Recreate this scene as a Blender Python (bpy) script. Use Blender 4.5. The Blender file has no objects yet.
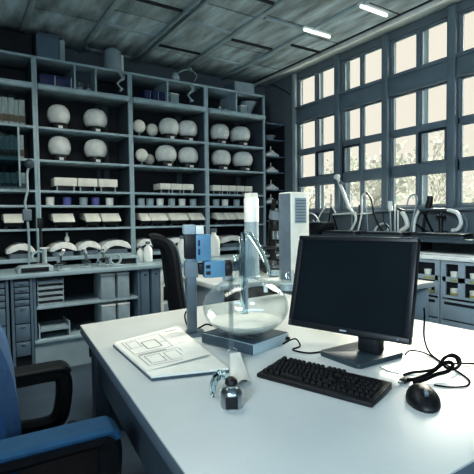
import bpy, bmesh, math, random
from mathutils import Vector, Matrix
random.seed(7)
C = bpy.context.scene.collection
PI = math.pi
R = math.radians

# ------------------------------------------------------------------ camera
YAW, PITCH, ROLL, FPX, CZ = 0.5716992, 0.0437525, -0.0130289, 438.094, 1.22
_f = Vector((math.sin(YAW)*math.cos(PITCH), math.cos(YAW)*math.cos(PITCH), -math.sin(PITCH)))
_r0 = Vector((math.cos(YAW), -math.sin(YAW), 0)); _u0 = _r0.cross(_f)
_r = math.cos(ROLL)*_r0 + math.sin(ROLL)*_u0
_u = -math.sin(ROLL)*_r0 + math.cos(ROLL)*_u0
CAM = Vector((0, 0, CZ))
def ray(x, y): return (x-237)*_r - (y-237)*_u + FPX*_f
def onZ(x, y, z): d = ray(x, y); return CAM + d*((z-CZ)/d.z)      # point of the plane z that is measured at that spot
def onY(x, y, Y): d = ray(x, y); return CAM + d*(Y/d.y)
def onX(x, y, X): d = ray(x, y); return CAM + d*(X/d.x)

cd = bpy.data.cameras.new('camera'); cam = bpy.data.objects.new('camera', cd); C.objects.link(cam)
cd.sensor_width = 36; cd.lens = 36*FPX/474; cd.clip_start = 0.02; cd.clip_end = 200
cam.matrix_world = Matrix.Translation(CAM) @ Matrix((_r, _u, -_f)).transposed().to_4x4()
bpy.context.scene.camera = cam

# ------------------------------------------------------------------ materials
def mat(name, col, rough=.5, metal=0, var=.12, scale=8, bump=0, emit=None, estr=0, spec=.5, stretch=None, detail=4):
    m = bpy.data.materials.new(name); m.use_nodes = True
    nt = m.node_tree; b = nt.nodes['Principled BSDF']
    tc = nt.nodes.new('ShaderNodeTexCoord'); nz = nt.nodes.new('ShaderNodeTexNoise')
    nz.inputs['Scale'].default_value = scale; nz.inputs['Detail'].default_value = detail
    if stretch:
        mp = nt.nodes.new('ShaderNodeMapping'); mp.inputs['Scale'].default_value = stretch
        nt.links.new(tc.outputs['Object'], mp.inputs[0]); nt.links.new(mp.outputs[0], nz.inputs['Vector'])
    else: nt.links.new(tc.outputs['Object'], nz.inputs['Vector'])
    rp = nt.nodes.new('ShaderNodeValToRGB')
    rp.color_ramp.elements[0].position = .3; rp.color_ramp.elements[1].position = .7
    rp.color_ramp.elements[0].color = tuple(c*(1-var) for c in col)+(1,)
    rp.color_ramp.elements[1].color = tuple(min(1, c*(1+var)) for c in col)+(1,)
    nt.links.new(nz.outputs['Fac'], rp.inputs[0]); nt.links.new(rp.outputs[0], b.inputs['Base Color'])
    b.inputs['Roughness'].default_value = rough; b.inputs['Metallic'].default_value = metal
    b.inputs['Specular IOR Level'].default_value = spec
    if bump:
        bp = nt.nodes.new('ShaderNodeBump'); bp.inputs['Strength'].default_value = bump; bp.inputs['Distance'].default_value = .01
        nt.links.new(nz.outputs['Fac'], bp.inputs['Height']); nt.links.new(bp.outputs[0], b.inputs['Normal'])
    if emit:
        b.inputs['Emission Color'].default_value = emit+(1,); b.inputs['Emission Strength'].default_value = estr
    return m
def glass_mat(name, col=(1, 1, 1), ior=1.45, rough=0.0):
    m = bpy.data.materials.new(name); m.use_nodes = True; nt = m.node_tree; nt.nodes.clear()
    o = nt.nodes.new('ShaderNodeOutputMaterial'); g = nt.nodes.new('ShaderNodeBsdfGlass')
    g.inputs['Color'].default_value = col+(1,); g.inputs['IOR'].default_value = ior; g.inputs['Roughness'].default_value = rough
    nt.links.new(g.outputs[0], o.inputs[0]); return m
def pane_mat(name, tint=(1, 1, 1), refl=.08):
    m = bpy.data.materials.new(name); m.use_nodes = True; nt = m.node_tree; nt.nodes.clear()
    o = nt.nodes.new('ShaderNodeOutputMaterial'); t = nt.nodes.new('ShaderNodeBsdfTransparent'); g = nt.nodes.new('ShaderNodeBsdfGlossy')
    t.inputs[0].default_value = tint+(1,); g.inputs['Roughness'].default_value = .03
    lw = nt.nodes.new('ShaderNodeLayerWeight'); lw.inputs['Blend'].default_value = refl
    mx = nt.nodes.new('ShaderNodeMixShader')
    nt.links.new(lw.outputs['Fresnel'], mx.inputs[0]); nt.links.new(t.outputs[0], mx.inputs[1]); nt.links.new(g.outputs[0], mx.inputs[2])
    nt.links.new(mx.outputs[0], o.inputs[0]); return m

def shell_glass(name):
    # thin blown glass: clear face-on, darker and more mirror-like towards the rim
    m = bpy.data.materials.new(name); m.use_nodes = True; nt = m.node_tree; nt.nodes.clear()
    o = nt.nodes.new('ShaderNodeOutputMaterial'); t = nt.nodes.new('ShaderNodeBsdfTransparent'); g = nt.nodes.new('ShaderNodeBsdfGlossy')
    lw = nt.nodes.new('ShaderNodeLayerWeight'); lw.inputs['Blend'].default_value = .5
    rp = nt.nodes.new('ShaderNodeValToRGB'); e = rp.color_ramp.elements
    e[0].position = .35; e[0].color = (.965, .98, .985, 1); e[1].position = 1.0; e[1].color = (.46, .54, .57, 1)
    x = e.new(.85); x.color = (.93, .955, .96, 1)
    nt.links.new(lw.outputs['Facing'], rp.inputs[0]); nt.links.new(rp.outputs[0], t.inputs[0])
    g.inputs['Roughness'].default_value = .02; g.inputs['Color'].default_value = (.95, .98, 1, 1)
    pw = nt.nodes.new('ShaderNodeMath'); pw.operation = 'POWER'; pw.inputs[1].default_value = 4.0
    ml = nt.nodes.new('ShaderNodeMath'); ml.operation = 'MULTIPLY_ADD'; ml.inputs[1].default_value = .45; ml.inputs[2].default_value = .035
    nt.links.new(lw.outputs['Facing'], pw.inputs[0]); nt.links.new(pw.outputs[0], ml.inputs[0])
    mx = nt.nodes.new('ShaderNodeMixShader')
    nt.links.new(ml.outputs[0], mx.inputs[0]); nt.links.new(t.outputs[0], mx.inputs[1]); nt.links.new(g.outputs[0], mx.inputs[2])
    nt.links.new(mx.outputs[0], o.inputs[0]); return m

M = dict(
    wall=mat('blue_grey_wall_paint', (.135, .175, .20), .8, var=.12, scale=2.5, bump=.05),
    wall_pale=mat('pale_plaster', (.42, .48, .48), .8, var=.08, scale=3),
    frame=mat('blue_grey_window_paint', (.15, .198, .235), .45, var=.12, scale=5),
    sash=mat('dark_sash_metal', (.02, .03, .042), .4, var=.2),
    reveal=mat('pale_reveal', (.36, .42, .44), .6, var=.08),
    concrete=mat('ceiling_concrete', (.44, .54, .57), .9, var=.5, scale=2.6, bump=.3, stretch=(4.0, .9, 1), detail=10),
    groove=mat('ceiling_groove', (.025, .033, .04), .9, var=.2),
    rib=mat('ceiling_rib', (.40, .50, .54), .75, var=.15, scale=6),
    plaster=mat('ceiling_plaster', (.62, .68, .68), .8, var=.08, scale=3),
    floor=mat('floor_linoleum', (.045, .068, .095), .35, var=.25, scale=5, bump=.03),
    shelf=mat('shelf_grey_metal', (.39, .51, .56), .38, var=.12, scale=9),
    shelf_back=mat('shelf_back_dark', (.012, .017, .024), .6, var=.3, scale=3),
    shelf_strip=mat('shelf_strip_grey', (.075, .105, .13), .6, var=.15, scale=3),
    bench=mat('bench_top_laminate', (.36, .47, .52), .35, var=.08, scale=6),
    cab_light=mat('cabinet_pale_grey', (.36, .44, .49), .5, var=.1, scale=5),
    cab=mat('cabinet_grey', (.135, .205, .27), .5, var=.12, scale=5),
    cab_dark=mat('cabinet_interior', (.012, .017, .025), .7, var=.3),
    table=mat('table_laminate', (.62, .655, .645), .33, var=.035, scale=5),
    table_edge=mat('table_edge', (.13, .175, .215), .5, var=.1),
    table_leg=mat('table_leg_grey', (.065, .095, .125), .5, var=.15),
    white=mat('white_plastic', (.86, .88, .85), .4, var=.08, scale=12),
    cream=mat('cream_plastic', (.88, .88, .80), .45, var=.07, scale=10),
    pale=mat('pale_grey_plastic', (.37, .46, .50), .45, var=.12, scale=10),
    grey=mat('mid_grey_plastic', (.17, .22, .26), .5, var=.15, scale=8),
    globe=mat('globe_shell', (.80, .83, .80), .3, var=.16, scale=9, bump=.15),
    black=mat('black_plastic', (.008, .010, .013), .42, var=.3, scale=20),
    black_soft=mat('black_upholstery', (.007, .009, .012), .85, var=.3, scale=40, bump=.1, spec=.2),
    bezel=mat('monitor_bezel', (.011, .015, .02), .4, var=.2),
    screen=mat('monitor_screen', (.008, .014, .019), .3, var=.1, spec=.15),
    base_slate=mat('monitor_base_slate', (.035, .055, .07), .4, var=.15),
    key=mat('key_black', (.006, .007, .009), .55, var=.25, scale=30),
    steel=mat('brushed_steel', (.5, .55, .58), .28, metal=1, var=.1, scale=20),
    dark_steel=mat('grey_pole_steel', (.13, .17, .20), .38, metal=.4, var=.12, scale=15),
    blue_seat=mat('blue_upholstery', (.010, .066, .17), .75, var=.14, scale=60, bump=.15),
    blue_arm=mat('blue_arm_pad', (.022, .10, .20), .5, var=.1, scale=30),
    blue=mat('steel_blue_paint', (.135, .30, .45), .45, var=.08, scale=12),
    navy=mat('navy_binder', (.012, .028, .11), .5, var=.15),
    violet=mat('violet_glass', (.14, .15, .42), .3, var=.1),
    slate=mat('slate_blue_casing', (.06, .09, .115), .45, var=.12, scale=10),
    paper=mat('paper', (.78, .79, .74), .8, var=.05, scale=9),
    ink=mat('pencil_grey_ink', (.20, .23, .25), .8, var=.2),
    brown=mat('brown_book', (.13, .115, .08), .7, var=.25, scale=20),
    book=mat('pale_book_spines', (.36, .45, .45), .7, var=.3, scale=30, stretch=(6, 1, .4)),
    yellow=mat('yellow_tape', (.42, .40, .10), .6, var=.2, scale=20),
    liquid=mat('milky_liquid', (.93, .91, .82), .3, var=.03, scale=5),
    cable=mat('black_cable', (.003, .004, .005), .8, var=.2, spec=.1),
    cable_grey=mat('grey_cable', (.22, .26, .28), .5, var=.1),
    bark=mat('overexposed_bark', (.30, .31, .30), .9, var=.2, scale=10),  # bark and leaf pale: overexposed daylight put into the colour
    leaf=mat('overexposed_leaf', (.50, .53, .50), .9, var=.2, scale=3),
    bounce_ground=mat('pale_ground', (.75, .77, .76), .9, var=.1, scale=1),
    lamp_glow=mat('lamp_diffuser', (.9, .9, .85), .5, emit=(1, .98, .92), estr=1.1),
    glass=shell_glass('clear_glass'),
    glass_thick=glass_mat('thick_glass', (.85, .93, .95), 1.35),
    glass_thin=shell_glass('thin_glass'),
    pane=pane_mat('window_pane', (.97, .98, .98), .06),
    cab_pane=pane_mat('cabinet_pane', (.55, .65, .68), .15),
)

# ------------------------------------------------------------------ mesh builder
class MB:
    def __init__(s): s.bm = bmesh.new()
    def _take(s, tmp, mtx=None, mi=0):
        if mtx is not None: bmesh.ops.transform(tmp, matrix=mtx, verts=tmp.verts)
        mp = {v: s.bm.verts.new(v.co) for v in tmp.verts}
        for f in tmp.faces:
            try: nf = s.bm.faces.new([mp[v] for v in f.verts]); nf.material_index = mi
            except ValueError: pass
        tmp.free(); return s
    def box(s, c, d, bev=0, rz=0, rot=None, mi=0, seg=2):
        t = bmesh.new(); bmesh.ops.create_cube(t, size=1)
        bmesh.ops.scale(t, vec=d, verts=t.verts)
        if bev: bmesh.ops.bevel(t, geom=t.edges[:], offset=min(bev, min(d)*.49), segments=seg, profile=.5, affect='EDGES')
        m = Matrix.Translation(c) @ (rot.to_4x4() if rot is not None else Matrix.Rotation(rz, 4, 'Z'))
        return s._take(t, m, mi)
    def bx(s, x0, x1, y0, y1, z0, z1, bev=0, mi=0):
        return s.box(((x0+x1)/2, (y0+y1)/2, (z0+z1)/2), (abs(x1-x0), abs(y1-y0), abs(z1-z0)), bev, mi=mi)
    def cyl(s, p0, p1, r0, r1=None, seg=16, mi=0, bev=0):
        p0, p1 = Vector(p0), Vector(p1); d = p1-p0; r1 = r0 if r1 is None else r1
        t = bmesh.new(); bmesh.ops.create_cone(t, cap_ends=True, segments=seg, radius1=r0, radius2=r1, depth=d.length)
        if bev:
            es = [e for e in t.edges if abs(e.verts[0].co.z-e.verts[1].co.z) < 1e-6]
            bmesh.ops.bevel(t, geom=es, offset=bev, segments=2, profile=.5, affect='EDGES')
        q = Vector((0, 0, 1)).rotation_difference(d.normalized())
        return s._take(t, Matrix.Translation((p0+p1)/2) @ q.to_matrix().to_4x4(), mi)
    def ball(s, c, r, sc=(1, 1, 1), seg=20, mi=0):
        t = bmesh.new(); bmesh.ops.create_uvsphere(t, u_segments=seg, v_segments=max(8, seg//2+2), radius=r)
        return s._take(t, Matrix.Translation(c) @ Matrix.Diagonal(Vector(tuple(sc)+(1,))), mi)
    def lathe(s, prof, c=(0, 0, 0), seg=32, mi=0, mtx=None, closed=False):
        t = bmesh.new(); rings = []
        for (r, z) in prof:
            if r < 1e-6: rings.append([t.verts.new((0, 0, z))])
            else: rings.append([t.verts.new((r*math.cos(2*PI*k/seg), r*math.sin(2*PI*k/seg), z)) for k in range(seg)])
        pairs = list(zip(rings, rings[1:]))
        if closed: pairs.append((rings[-1], rings[0]))
        for a, b in pairs:
            for k in range(seg):
                k2 = (k+1) % seg
                vs = [a[k % len(a)], a[k2 % len(a)], b[k2 % len(b)], b[k % len(b)]]
                u = []
                for v in vs:
                    if v not in u: u.append(v)
                if len(u) > 2:
                    try: t.faces.new(u)
                    except ValueError: pass
        m = Matrix.Translation(c)
        if mtx is not None: m = m @ mtx.to_4x4()
        return s._take(t, m, mi)
    def tube(s, pts, r, seg=8, mi=0, smooth=0, taper=None):
        P = [Vector(p) for p in pts]
        if smooth: P = spline(P, smooth)
        t = bmesh.new(); rings = []; n = None
        for i, p in enumerate(P):
            d = ((P[min(i+1, len(P)-1)]-P[max(i-1, 0)])).normalized()
            if n is None:
                n = d.orthogonal().normalized()
            else:
                n = (n-d*n.dot(d)); n = n.normalized() if n.length > 1e-6 else d.orthogonal().normalized()
            b = d.cross(n); rr = r if taper is None else r+(taper-r)*i/(len(P)-1)
            rings.append([t.verts.new(p+rr*(math.cos(2*PI*k/seg)*n+math.sin(2*PI*k/seg)*b)) for k in range(seg)])
        for a, b in zip(rings, rings[1:]):
            for k in range(seg): t.faces.new([a[k], a[(k+1) % seg], b[(k+1) % seg], b[k]])
        t.faces.new(rings[0][::-1]); t.faces.new(rings[-1])
        return s._take(t, None, mi)
    def sweep(s, pts, side, w, h, mi=0, smooth=0, bev=.25):
        """rectangular (chamfered) section along pts; `side` = fixed width axis"""
        P = [Vector(p) for p in pts]
        if smooth: P = spline(P, smooth)
        side = Vector(side).normalized(); t = bmesh.new(); rings = []; c = bev*min(w, h)
        sec = [(w/2-c, h/2), (w/2, h/2-c), (w/2, -h/2+c), (w/2-c, -h/2), (-w/2+c, -h/2), (-w/2, -h/2+c), (-w/2, h/2-c), (-w/2+c, h/2)]
        for i, p in enumerate(P):
            d = (P[min(i+1, len(P)-1)]-P[max(i-1, 0)]).normalized(); up = d.cross(side).normalized()
            rings.append([t.verts.new(p+side*a+up*b) for a, b in sec])
        for a, b in zip(rings, rings[1:]):
            for k in range(8): t.faces.new([a[k], a[(k+1) % 8], b[(k+1) % 8], b[k]])
        t.faces.new(rings[0][::-1]); t.faces.new(rings[-1])
        return s._take(t, None, mi)
    def prism(s, poly, lo, hi, axis='Z', mi=0, mtx=None, bev=0):
        """poly 2D extruded; axis Z: (x,y); Y: (x,z); X: (y,z)"""
        t = bmesh.new()
        def pt(a, b, h): return {'Z': (a, b, h), 'Y': (a, h, b), 'X': (h, a, b)}[axis]
        A = [t.verts.new(pt(a, b, lo)) for a, b in poly]; B = [t.verts.new(pt(a, b, hi)) for a, b in poly]
        t.faces.new(A[::-1]); t.faces.new(B); n = len(poly)
        for k in range(n): t.faces.new([A[k], A[(k+1) % n], B[(k+1) % n], B[k]])
        if bev: bmesh.ops.bevel(t, geom=t.edges[:], offset=bev, segments=2, profile=.5, affect='EDGES')
        return s._take(t, mtx, mi)
    def quad(s, pts, mi=0):
        f = s.bm.faces.new([s.bm.verts.new(p) for p in pts]); f.material_index = mi; return s
    def build(s, name, m, parent=None, ang=38, flat=False, loc=None):
        bm = s.bm; bmesh.ops.recalc_face_normals(bm, faces=bm.faces[:])
        for f in bm.faces: f.smooth = not flat
        for e in bm.edges:
            if len(e.link_faces) == 2 and e.calc_face_angle(0) > R(ang): e.smooth = False
        me = bpy.data.meshes.new(name); bm.to_mesh(me); bm.free()
        for mm in (m if isinstance(m, (list, tuple)) else [m]): me.materials.append(M[mm] if isinstance(mm, str) else mm)
        o = bpy.data.objects.new(name, me); C.objects.link(o)
        if parent: o.parent = parent
        if loc is not None: o.location = loc
        return o
def spline(P, n):
    P = [Vector(p) for p in P]; out = []
    for i in range(len(P)-1):
        p0 = P[max(i-1, 0)]; p1 = P[i]; p2 = P[i+1]; p3 = P[min(i+2, len(P)-1)]
        for k in range(n):
            t = k/n
            out.append(.5*((2*p1)+(-p0+p2)*t+(2*p0-5*p1+4*p2-p3)*t*t+(-p0+3*p1-3*p2+p3)*t**3))
    out.append(P[-1]); return out
def rrect(x0, x1, y0, y1, r, n=5):
    o = []
    for (cx, cy, a0) in ((x1-r, y1-r, 0), (x0+r, y1-r, 90), (x0+r, y0+r, 180), (x1-r, y0+r, 270)):
        for k in range(n+1):
            a = R(a0+90*k/n); o.append((cx+r*math.cos(a), cy+r*math.sin(a)))
    return o

def tag(o, label, cat, group=None, kind=None):
    if label: o['label'] = label
    if cat: o['category'] = cat
    if group: o['group'] = group
    if kind: o['kind'] = kind
    return o
def thing(name, label, cat, loc=(0, 0, 0), rz=0, group=None):
    o = bpy.data.objects.new(name, None); C.objects.link(o); o.empty_display_size = .05
    o.location = loc; o.rotation_euler = (0, 0, rz); return tag(o, label, cat, group)
def struct(o): o['kind'] = 'structure'; return o
def dup(root, label, loc, rz=None, scale=None, group=None):
    r = root.copy(); C.objects.link(r); r.location = loc
    if rz is not None: r.rotation_euler = (0, 0, rz)
    if scale is not None: r.scale = scale if isinstance(scale, tuple) else (scale,)*3
    r['label'] = label
    if group: r['group'] = group
    for ch in list(root.children):
        c = ch.copy(); C.objects.link(c); c.parent = r
        for g in list(ch.children):
            d = g.copy(); C.objects.link(d); d.parent = c
    return r
class Kind:
    """first use gives the original, later uses give copies"""
    def __init__(s, make): s.make = make; s.root = None
    def put(s, label, loc, rz=0, scale=1, group=None):
        if s.root is None:
            s.root = s.make(); o = s.root; o.location = loc; o.rotation_euler = (0, 0, rz); o['label'] = label
            o.scale = scale if isinstance(scale, tuple) else (scale,)*3
            if group: o['group'] = group
            return o
        return dup(s.root, label, loc, rz, scale, group)

# ------------------------------------------------------------------ room shell
XW, YB, ZC = 3.6, 4.85, 3.0          # window wall, back wall, ceiling
XL, YF = -2.4, -2.2
struct(MB().bx(XL, XW+.1, YF, YB+.2, -.1, 0).build('floor', 'floor'))
struct(MB().bx(XL, XW+.3, YB, YB+.2, 0, ZC+.1).build('wall_back', 'wall'))
struct(MB().bx(XL-.2, XL, YF, YB+.2, 0, ZC+.1).build('wall_left', 'wall'))
struct(MB().bx(XL, XW+.3, YF-.2, YF, 0, ZC+.1).build('wall_front', 'wall'))
# ceiling: slab with dark grooves, staggered concrete panels, plaster margin along the windows
cm = MB(); cm.bx(XL, XW+.3, YF, YB+.2, ZC+.012, ZC+.15, mi=1)
ribs = [-1.74, -1.16, -.58, 0, .59, 1.17, 1.75, 2.33, 2.92, 3.42]
xs = [XL]+ribs
rnd = random.Random(3)
for a, b in zip(xs, xs[1:]):
    y = YF+rnd.uniform(-.6, 0)
    while y < YB:
        L = rnd.choice((.75, .95, 1.15)); y1 = min(y+L, YB)
        cm.bx(a+.012, b-(.05 if b > 3.4 else .012), max(y, YF)+.012, y1-.012, ZC, ZC+.03, bev=.004, mi=0); y += L
cm.bx(3.44, XW, YF, YB, ZC-.005, ZC+.03, mi=2)
struct(cm.build('ceiling', ['concrete', 'groove', 'plaster']))
for i, x in enumerate(ribs[3:]):
    t = MB()
    if abs(x-1.75) < .01:
        t.bx(x-.045, x-.02, YF, YB, ZC-.03, ZC+.012, bev=.004); t.bx(x+.02, x+.045, YF, YB, ZC-.03, ZC+.012, bev=.004)
    elif x > 3.4: t.bx(x+.0, x+.03, YF, YB, ZC-.03, ZC+.012, bev=.004)
    else: t.bx(x-.022, x+.022, YF, YB, ZC-.02, ZC+.012, bev=.004)
    struct(t.build('trim_%d' % (i+1), 'white' if x > 3.4 else 'rib'))
# short cross strips between the ribs (both dark slots and pale battens)
slots = [(.62, 1.14, 3.55, 'rib'), (1.22, 1.70, 3.46, 'groove'), (1.22, 1.70, 4.05, 'rib'), (1.81, 2.29, 3.62, 'rib'), (1.81, 2.29, 4.25, 'groove'), (2.38, 2.88, 3.75, 'groove'), (1.81, 2.29, 2.95, 'groove'), (2.38, 2.88, 3.2, 'rib'), (2.98, 3.38, 3.55, 'groove'), (2.38, 2.88, 4.3, 'rib')]
for i, (a, b, y, m) in enumerate(slots):
    struct(MB().bx(a, b, y-(.015 if m == 'groove' else .022), y+(.015 if m == 'groove' else .022), ZC-.016, ZC+.004, bev=.003).build('trim_%d' % (20+i), m))

# window wall
Z0, Z1, Z2, Z3, Z4, Z5, Z6, Z7 = 1.31, 1.60, 1.695, 1.985, 2.04, 2.37, 2.57, 2.90
bays = [(3.54, 4.19), (2.90, 3.46), (2.215, 2.82), (1.53, 2.135)]
w = MB()
TW = .10
w.bx(XW, XW+TW, YF, YB+.2, 0, Z0-.03); w.bx(XW, XW+TW, YF, YB+.2, Z7+.015, ZC+.1)
edges = [YB+.2]+[v for a, b in bays for v in (b, a)]+[YF]
for k in range(0, len(edges), 2): w.bx(XW-.0, XW+TW, edges[k+1], edges[k], Z0-.03, Z7+.015)
struct(w.build('wall_right', 'wall'))
struct(MB().bx(XW-.05, XW+.06, YF, 4.23, Z0-.055, Z0-.03, bev=.006).build('trim_40', 'frame'))     # sill board
for k in range(len(bays)-1):                                                                     # slim pilaster on each pier
    a, b = bays[k][0], bays[k+1][1]
    struct(MB().bx(XW-.03, XW, b+.005, a-.005, Z0-.03, ZC-.02, bev=.008).build('trim_%d' % (41+k), 'frame'))
struct(MB().bx(XW-.035, XW, 4.19, 4.245, Z0-.03, ZC-.02, bev=.006).build('trim_50', 'reveal'))
hop = [0, 1, 0, 0, 1, 0, 1, 0]      # in the third row one casement is set in a heavier dark sash (0 = far column)
for i, (a, b) in enumerate(bays):
    root = struct(bpy.data.objects.new('window_%d' % (i+1), None)); C.objects.link(root); root.location = (XW, (a+b)/2, Z0)
    yc = (a+b)/2; W = b-a; zz = Z0
    f = MB(); F = .03
    def rows(z0, z1): return z0-zz, z1-zz
    # heavy horizontal members + jambs + centre mullion
    for z0, z1 in ((Z0-.03, Z0), (Z1, Z2), (Z3, Z4), (Z7, Z7+.015)): f.bx(.012, .06, -W/2, W/2, z0-zz, z1-zz, bev=.004)
    f.bx(-.012, .06, -W/2, W/2, Z5-zz, Z6-zz, bev=.006)
    f.bx(-.03, .02, -W/2, W/2, Z6-zz-.035, Z6-zz, bev=.004); f.bx(-.02, .02, -W/2, W/2, Z5-zz, Z5-zz+.03, bev=.004)
    for s_ in (-1, 1): f.bx(.012, .06, s_*W/2-s_*.02, s_*W/2, 0, Z7-zz, bev=.004)
    f.bx(.005, .05, -.016, .016, 0, Z7-zz, bev=.004)
    f.build('frame', 'frame', root)
    for r_, (z0, z1) in enumerate(((Z0, Z1), (Z2, Z3), (Z4, Z5), (Z6, Z7))):
        for c_, (y0, y1) in enumerate(((-W/2+.02, -.016), (.016, W/2-.02))):     # c_ = 1 is the far column
            dark = (r_ == 1 and c_ == hop[i])
            g = MB(); t = .010 if dark else .009; tl = .032 if dark else t; tt_ = .022 if dark else t; xo = .0 if dark else .025; dp = .045 if dark else .02
            zb, zt = z0-zz+.002, z1-zz-.002; ya, yb = y0+.002, y1-.002
            g.bx(xo, xo+dp, ya, yb, zb, zb+t); g.bx(xo, xo+dp, ya, yb, zt-tt_, zt)
            g.bx(xo, xo+dp, ya, ya+t, zb+t, zt-tt_); g.bx(xo, xo+dp, yb-tl, yb, zb+t, zt-tt_)
            s = g.build('sash', 'frame', root)
            if dark: MB().bx(xo-.004, xo-.0005, yb-tl, yb, zb, zt).bx(xo-.004, xo-.0005, ya, yb-tl-.0005, zt-tt_, zt).build('dark_stile', 'sash', s)
            MB().bx(xo+.01, xo+.013, ya+t, yb-tl, zb+t, zt-tt_).build('pane', 'pane', s)
            if (c_ == 0) == (i != 1): MB().bx(.062, .066, yb-.055, yb+.0, zb, zt).build('reveal_strip', 'reveal', root)   # flat pale strip added in place of the far jamb's reveal

# ------------------------------------------------------------------ outdoors
gr = MB().bx(3.9, 60, -30, 60, -3.3, -3.0).build('ground', 'bounce_ground'); struct(gr)  # out of view; made pale to bounce light up onto the ceiling
def branchy(mb, p, d, L, r, depth, rn, tips):
    q = p+d*L; mid = p+d*L*.5+Vector((rn.uniform(-1, 1), rn.uniform(-1, 1), rn.uniform(-.5, 1)))*L*.08
    mb.tube([p, mid, q], r, 5, taper=r*.62)
    if depth == 0: tips.append(q); return
    for _ in range(3 if depth > 1 else 4):
        dd = (d+Vector((rn.uniform(-1, 1), rn.uniform(-1, 1), rn.uniform(-.35, .8)))*.75).normalized()
        branchy(mb, q if rn.random() > .35 else mid, dd, L*rn.uniform(.58, .8), r*.58, depth-1, rn, tips)
def tree(loc, seed, label, h):
    rn = random.Random(seed); root = thing('bare_tree', label, 'tree', loc, group='trees outside the windows')
    mb = MB(); tips = []; branchy(mb, Vector((0, 0, 0)), Vector((0, 0, 1)), h*.34, h*.02, 4, rn, tips); mb.build('trunk', 'bark', root)
    lf = MB()
    for p in tips:
        for _ in range(12):
            c = p+Vector((rn.gauss(0, .3), rn.gauss(0, .3), rn.gauss(0, .26))); n = Vector((rn.gauss(0, 1), rn.gauss(0, 1), rn.gauss(0, 1))).normalized()
            a = n.orthogonal().normalized()*rn.uniform(.06, .13); b = n.cross(a)*.7
            lf.quad([c-a, c-b, c+a, c+b])
    lf.build('foliage', 'leaf', root, flat=True)
tree((11.5, 14.2, -3), 11, 'pale overexposed tree seen through the far left window bay', 7.0)
tree((9.2, 9.1, -3), 12, 'pale overexposed tree seen low through the second window bay from left', 6.4)
tree((13.6, 8.9, -3), 13, 'pale overexposed tree seen through the third window bay from left', 7.6)
tree((9.2, 4.7, -3), 14, 'pale overexposed tree seen through the rightmost window bay', 5.6)

# ------------------------------------------------------------------ wall shelving
YS = 4.40; YD = 4.82
LV = {'top': 2.70, 'bin': 2.468, 'g1': 2.086, 'g2': 1.784, 'box': 1.50, 'cup': 1.362, 'eq': 1.143, 'ledge': .875}
LV0 = LV
SX = [-.25, .655, 1.555, 2.441, 3.265]
nm = ['leftmost bay of the grey wall shelving, with pale books behind glass', 'second bay from the left of the grey wall shelving, with two rows of white globes',
      'third bay from the left of the grey wall shelving, behind the black chair', 'rightmost bay of the grey wall shelving, nearest the window wall']
for i in range(4):
    x0, x1 = SX[i], SX[i+1]; W = x1-x0
    t = thing('shelving_unit', nm[i], 'shelves', ((x0+x1)/2, YS, 0), group='grey wall shelving bays')
    for s in (-1, 1):
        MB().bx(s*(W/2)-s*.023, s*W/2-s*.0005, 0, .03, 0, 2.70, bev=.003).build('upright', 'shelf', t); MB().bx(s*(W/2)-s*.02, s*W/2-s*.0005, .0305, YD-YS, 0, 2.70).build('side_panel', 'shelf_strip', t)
    for k, z in LV.items():
        if k == 'bin':
            MB().prism([(-.035, 0), (-.05, -.02), (-.05, -.04), (-.03, -.055), (.0, -.045), (.40, -.03), (.40, 0)], -W/2+.024, W/2-.024, 'X', bev=.004,
                       mtx=Matrix.Translation((0, 0, z))).build('shelf', 'shelf', t)
        elif k == 'top': MB().bx(-W/2, W/2, 0, YD-YS, z, z+.022, bev=.003).build('shelf', 'shelf', t)
        else: MB().bx(-W/2+.023, W/2-.023, (-.06 if k == 'ledge' else 0), YD-YS-.01, z-(.035 if k == 'ledge' else .022), z, bev=.003).build('shelf', 'shelf', t)
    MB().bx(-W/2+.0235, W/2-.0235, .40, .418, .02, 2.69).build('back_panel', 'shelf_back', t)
    for q in ((-.36, .07), (.28, .035)) if i > 1 else ((.22, .02), (.3, .03)):
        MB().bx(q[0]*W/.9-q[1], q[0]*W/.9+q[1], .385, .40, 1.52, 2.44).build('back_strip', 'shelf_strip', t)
    dv = {0: None, 1: (75.5, 96.5), 2: (168,), 3: (237,)}[i]
    for px in dv or ():
        X = onY(px, 90, YS).x-(x0+x1)/2
        MB().bx(X-.009, X+.009, .012, .38, 2.469, 2.699).build('divider', 'shelf', t)
    if i == 1:
        a, b = [onY(px, 90, YS).x-(x0+x1)/2 for px in dv]
        MB().bx(a+.01, b-.01, .17, .18, 2.469, 2.699).build('divider', 'slate', t)
    if i == 0:   # glazed doors of the book cupboard
        MB().bx(-W/2+.024, W/2-.14, -.012, -.002, 1.53, 2.06, bev=.002).build('glass_door', 'cab_pane', t)
        MB().bx(W/2-.155, W/2-.14, -.015, 0, 1.53, 2.06).build('door_edge', 'shelf', t)

LV = {k: z+.0012 for k, z in LV0.items()}
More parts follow.
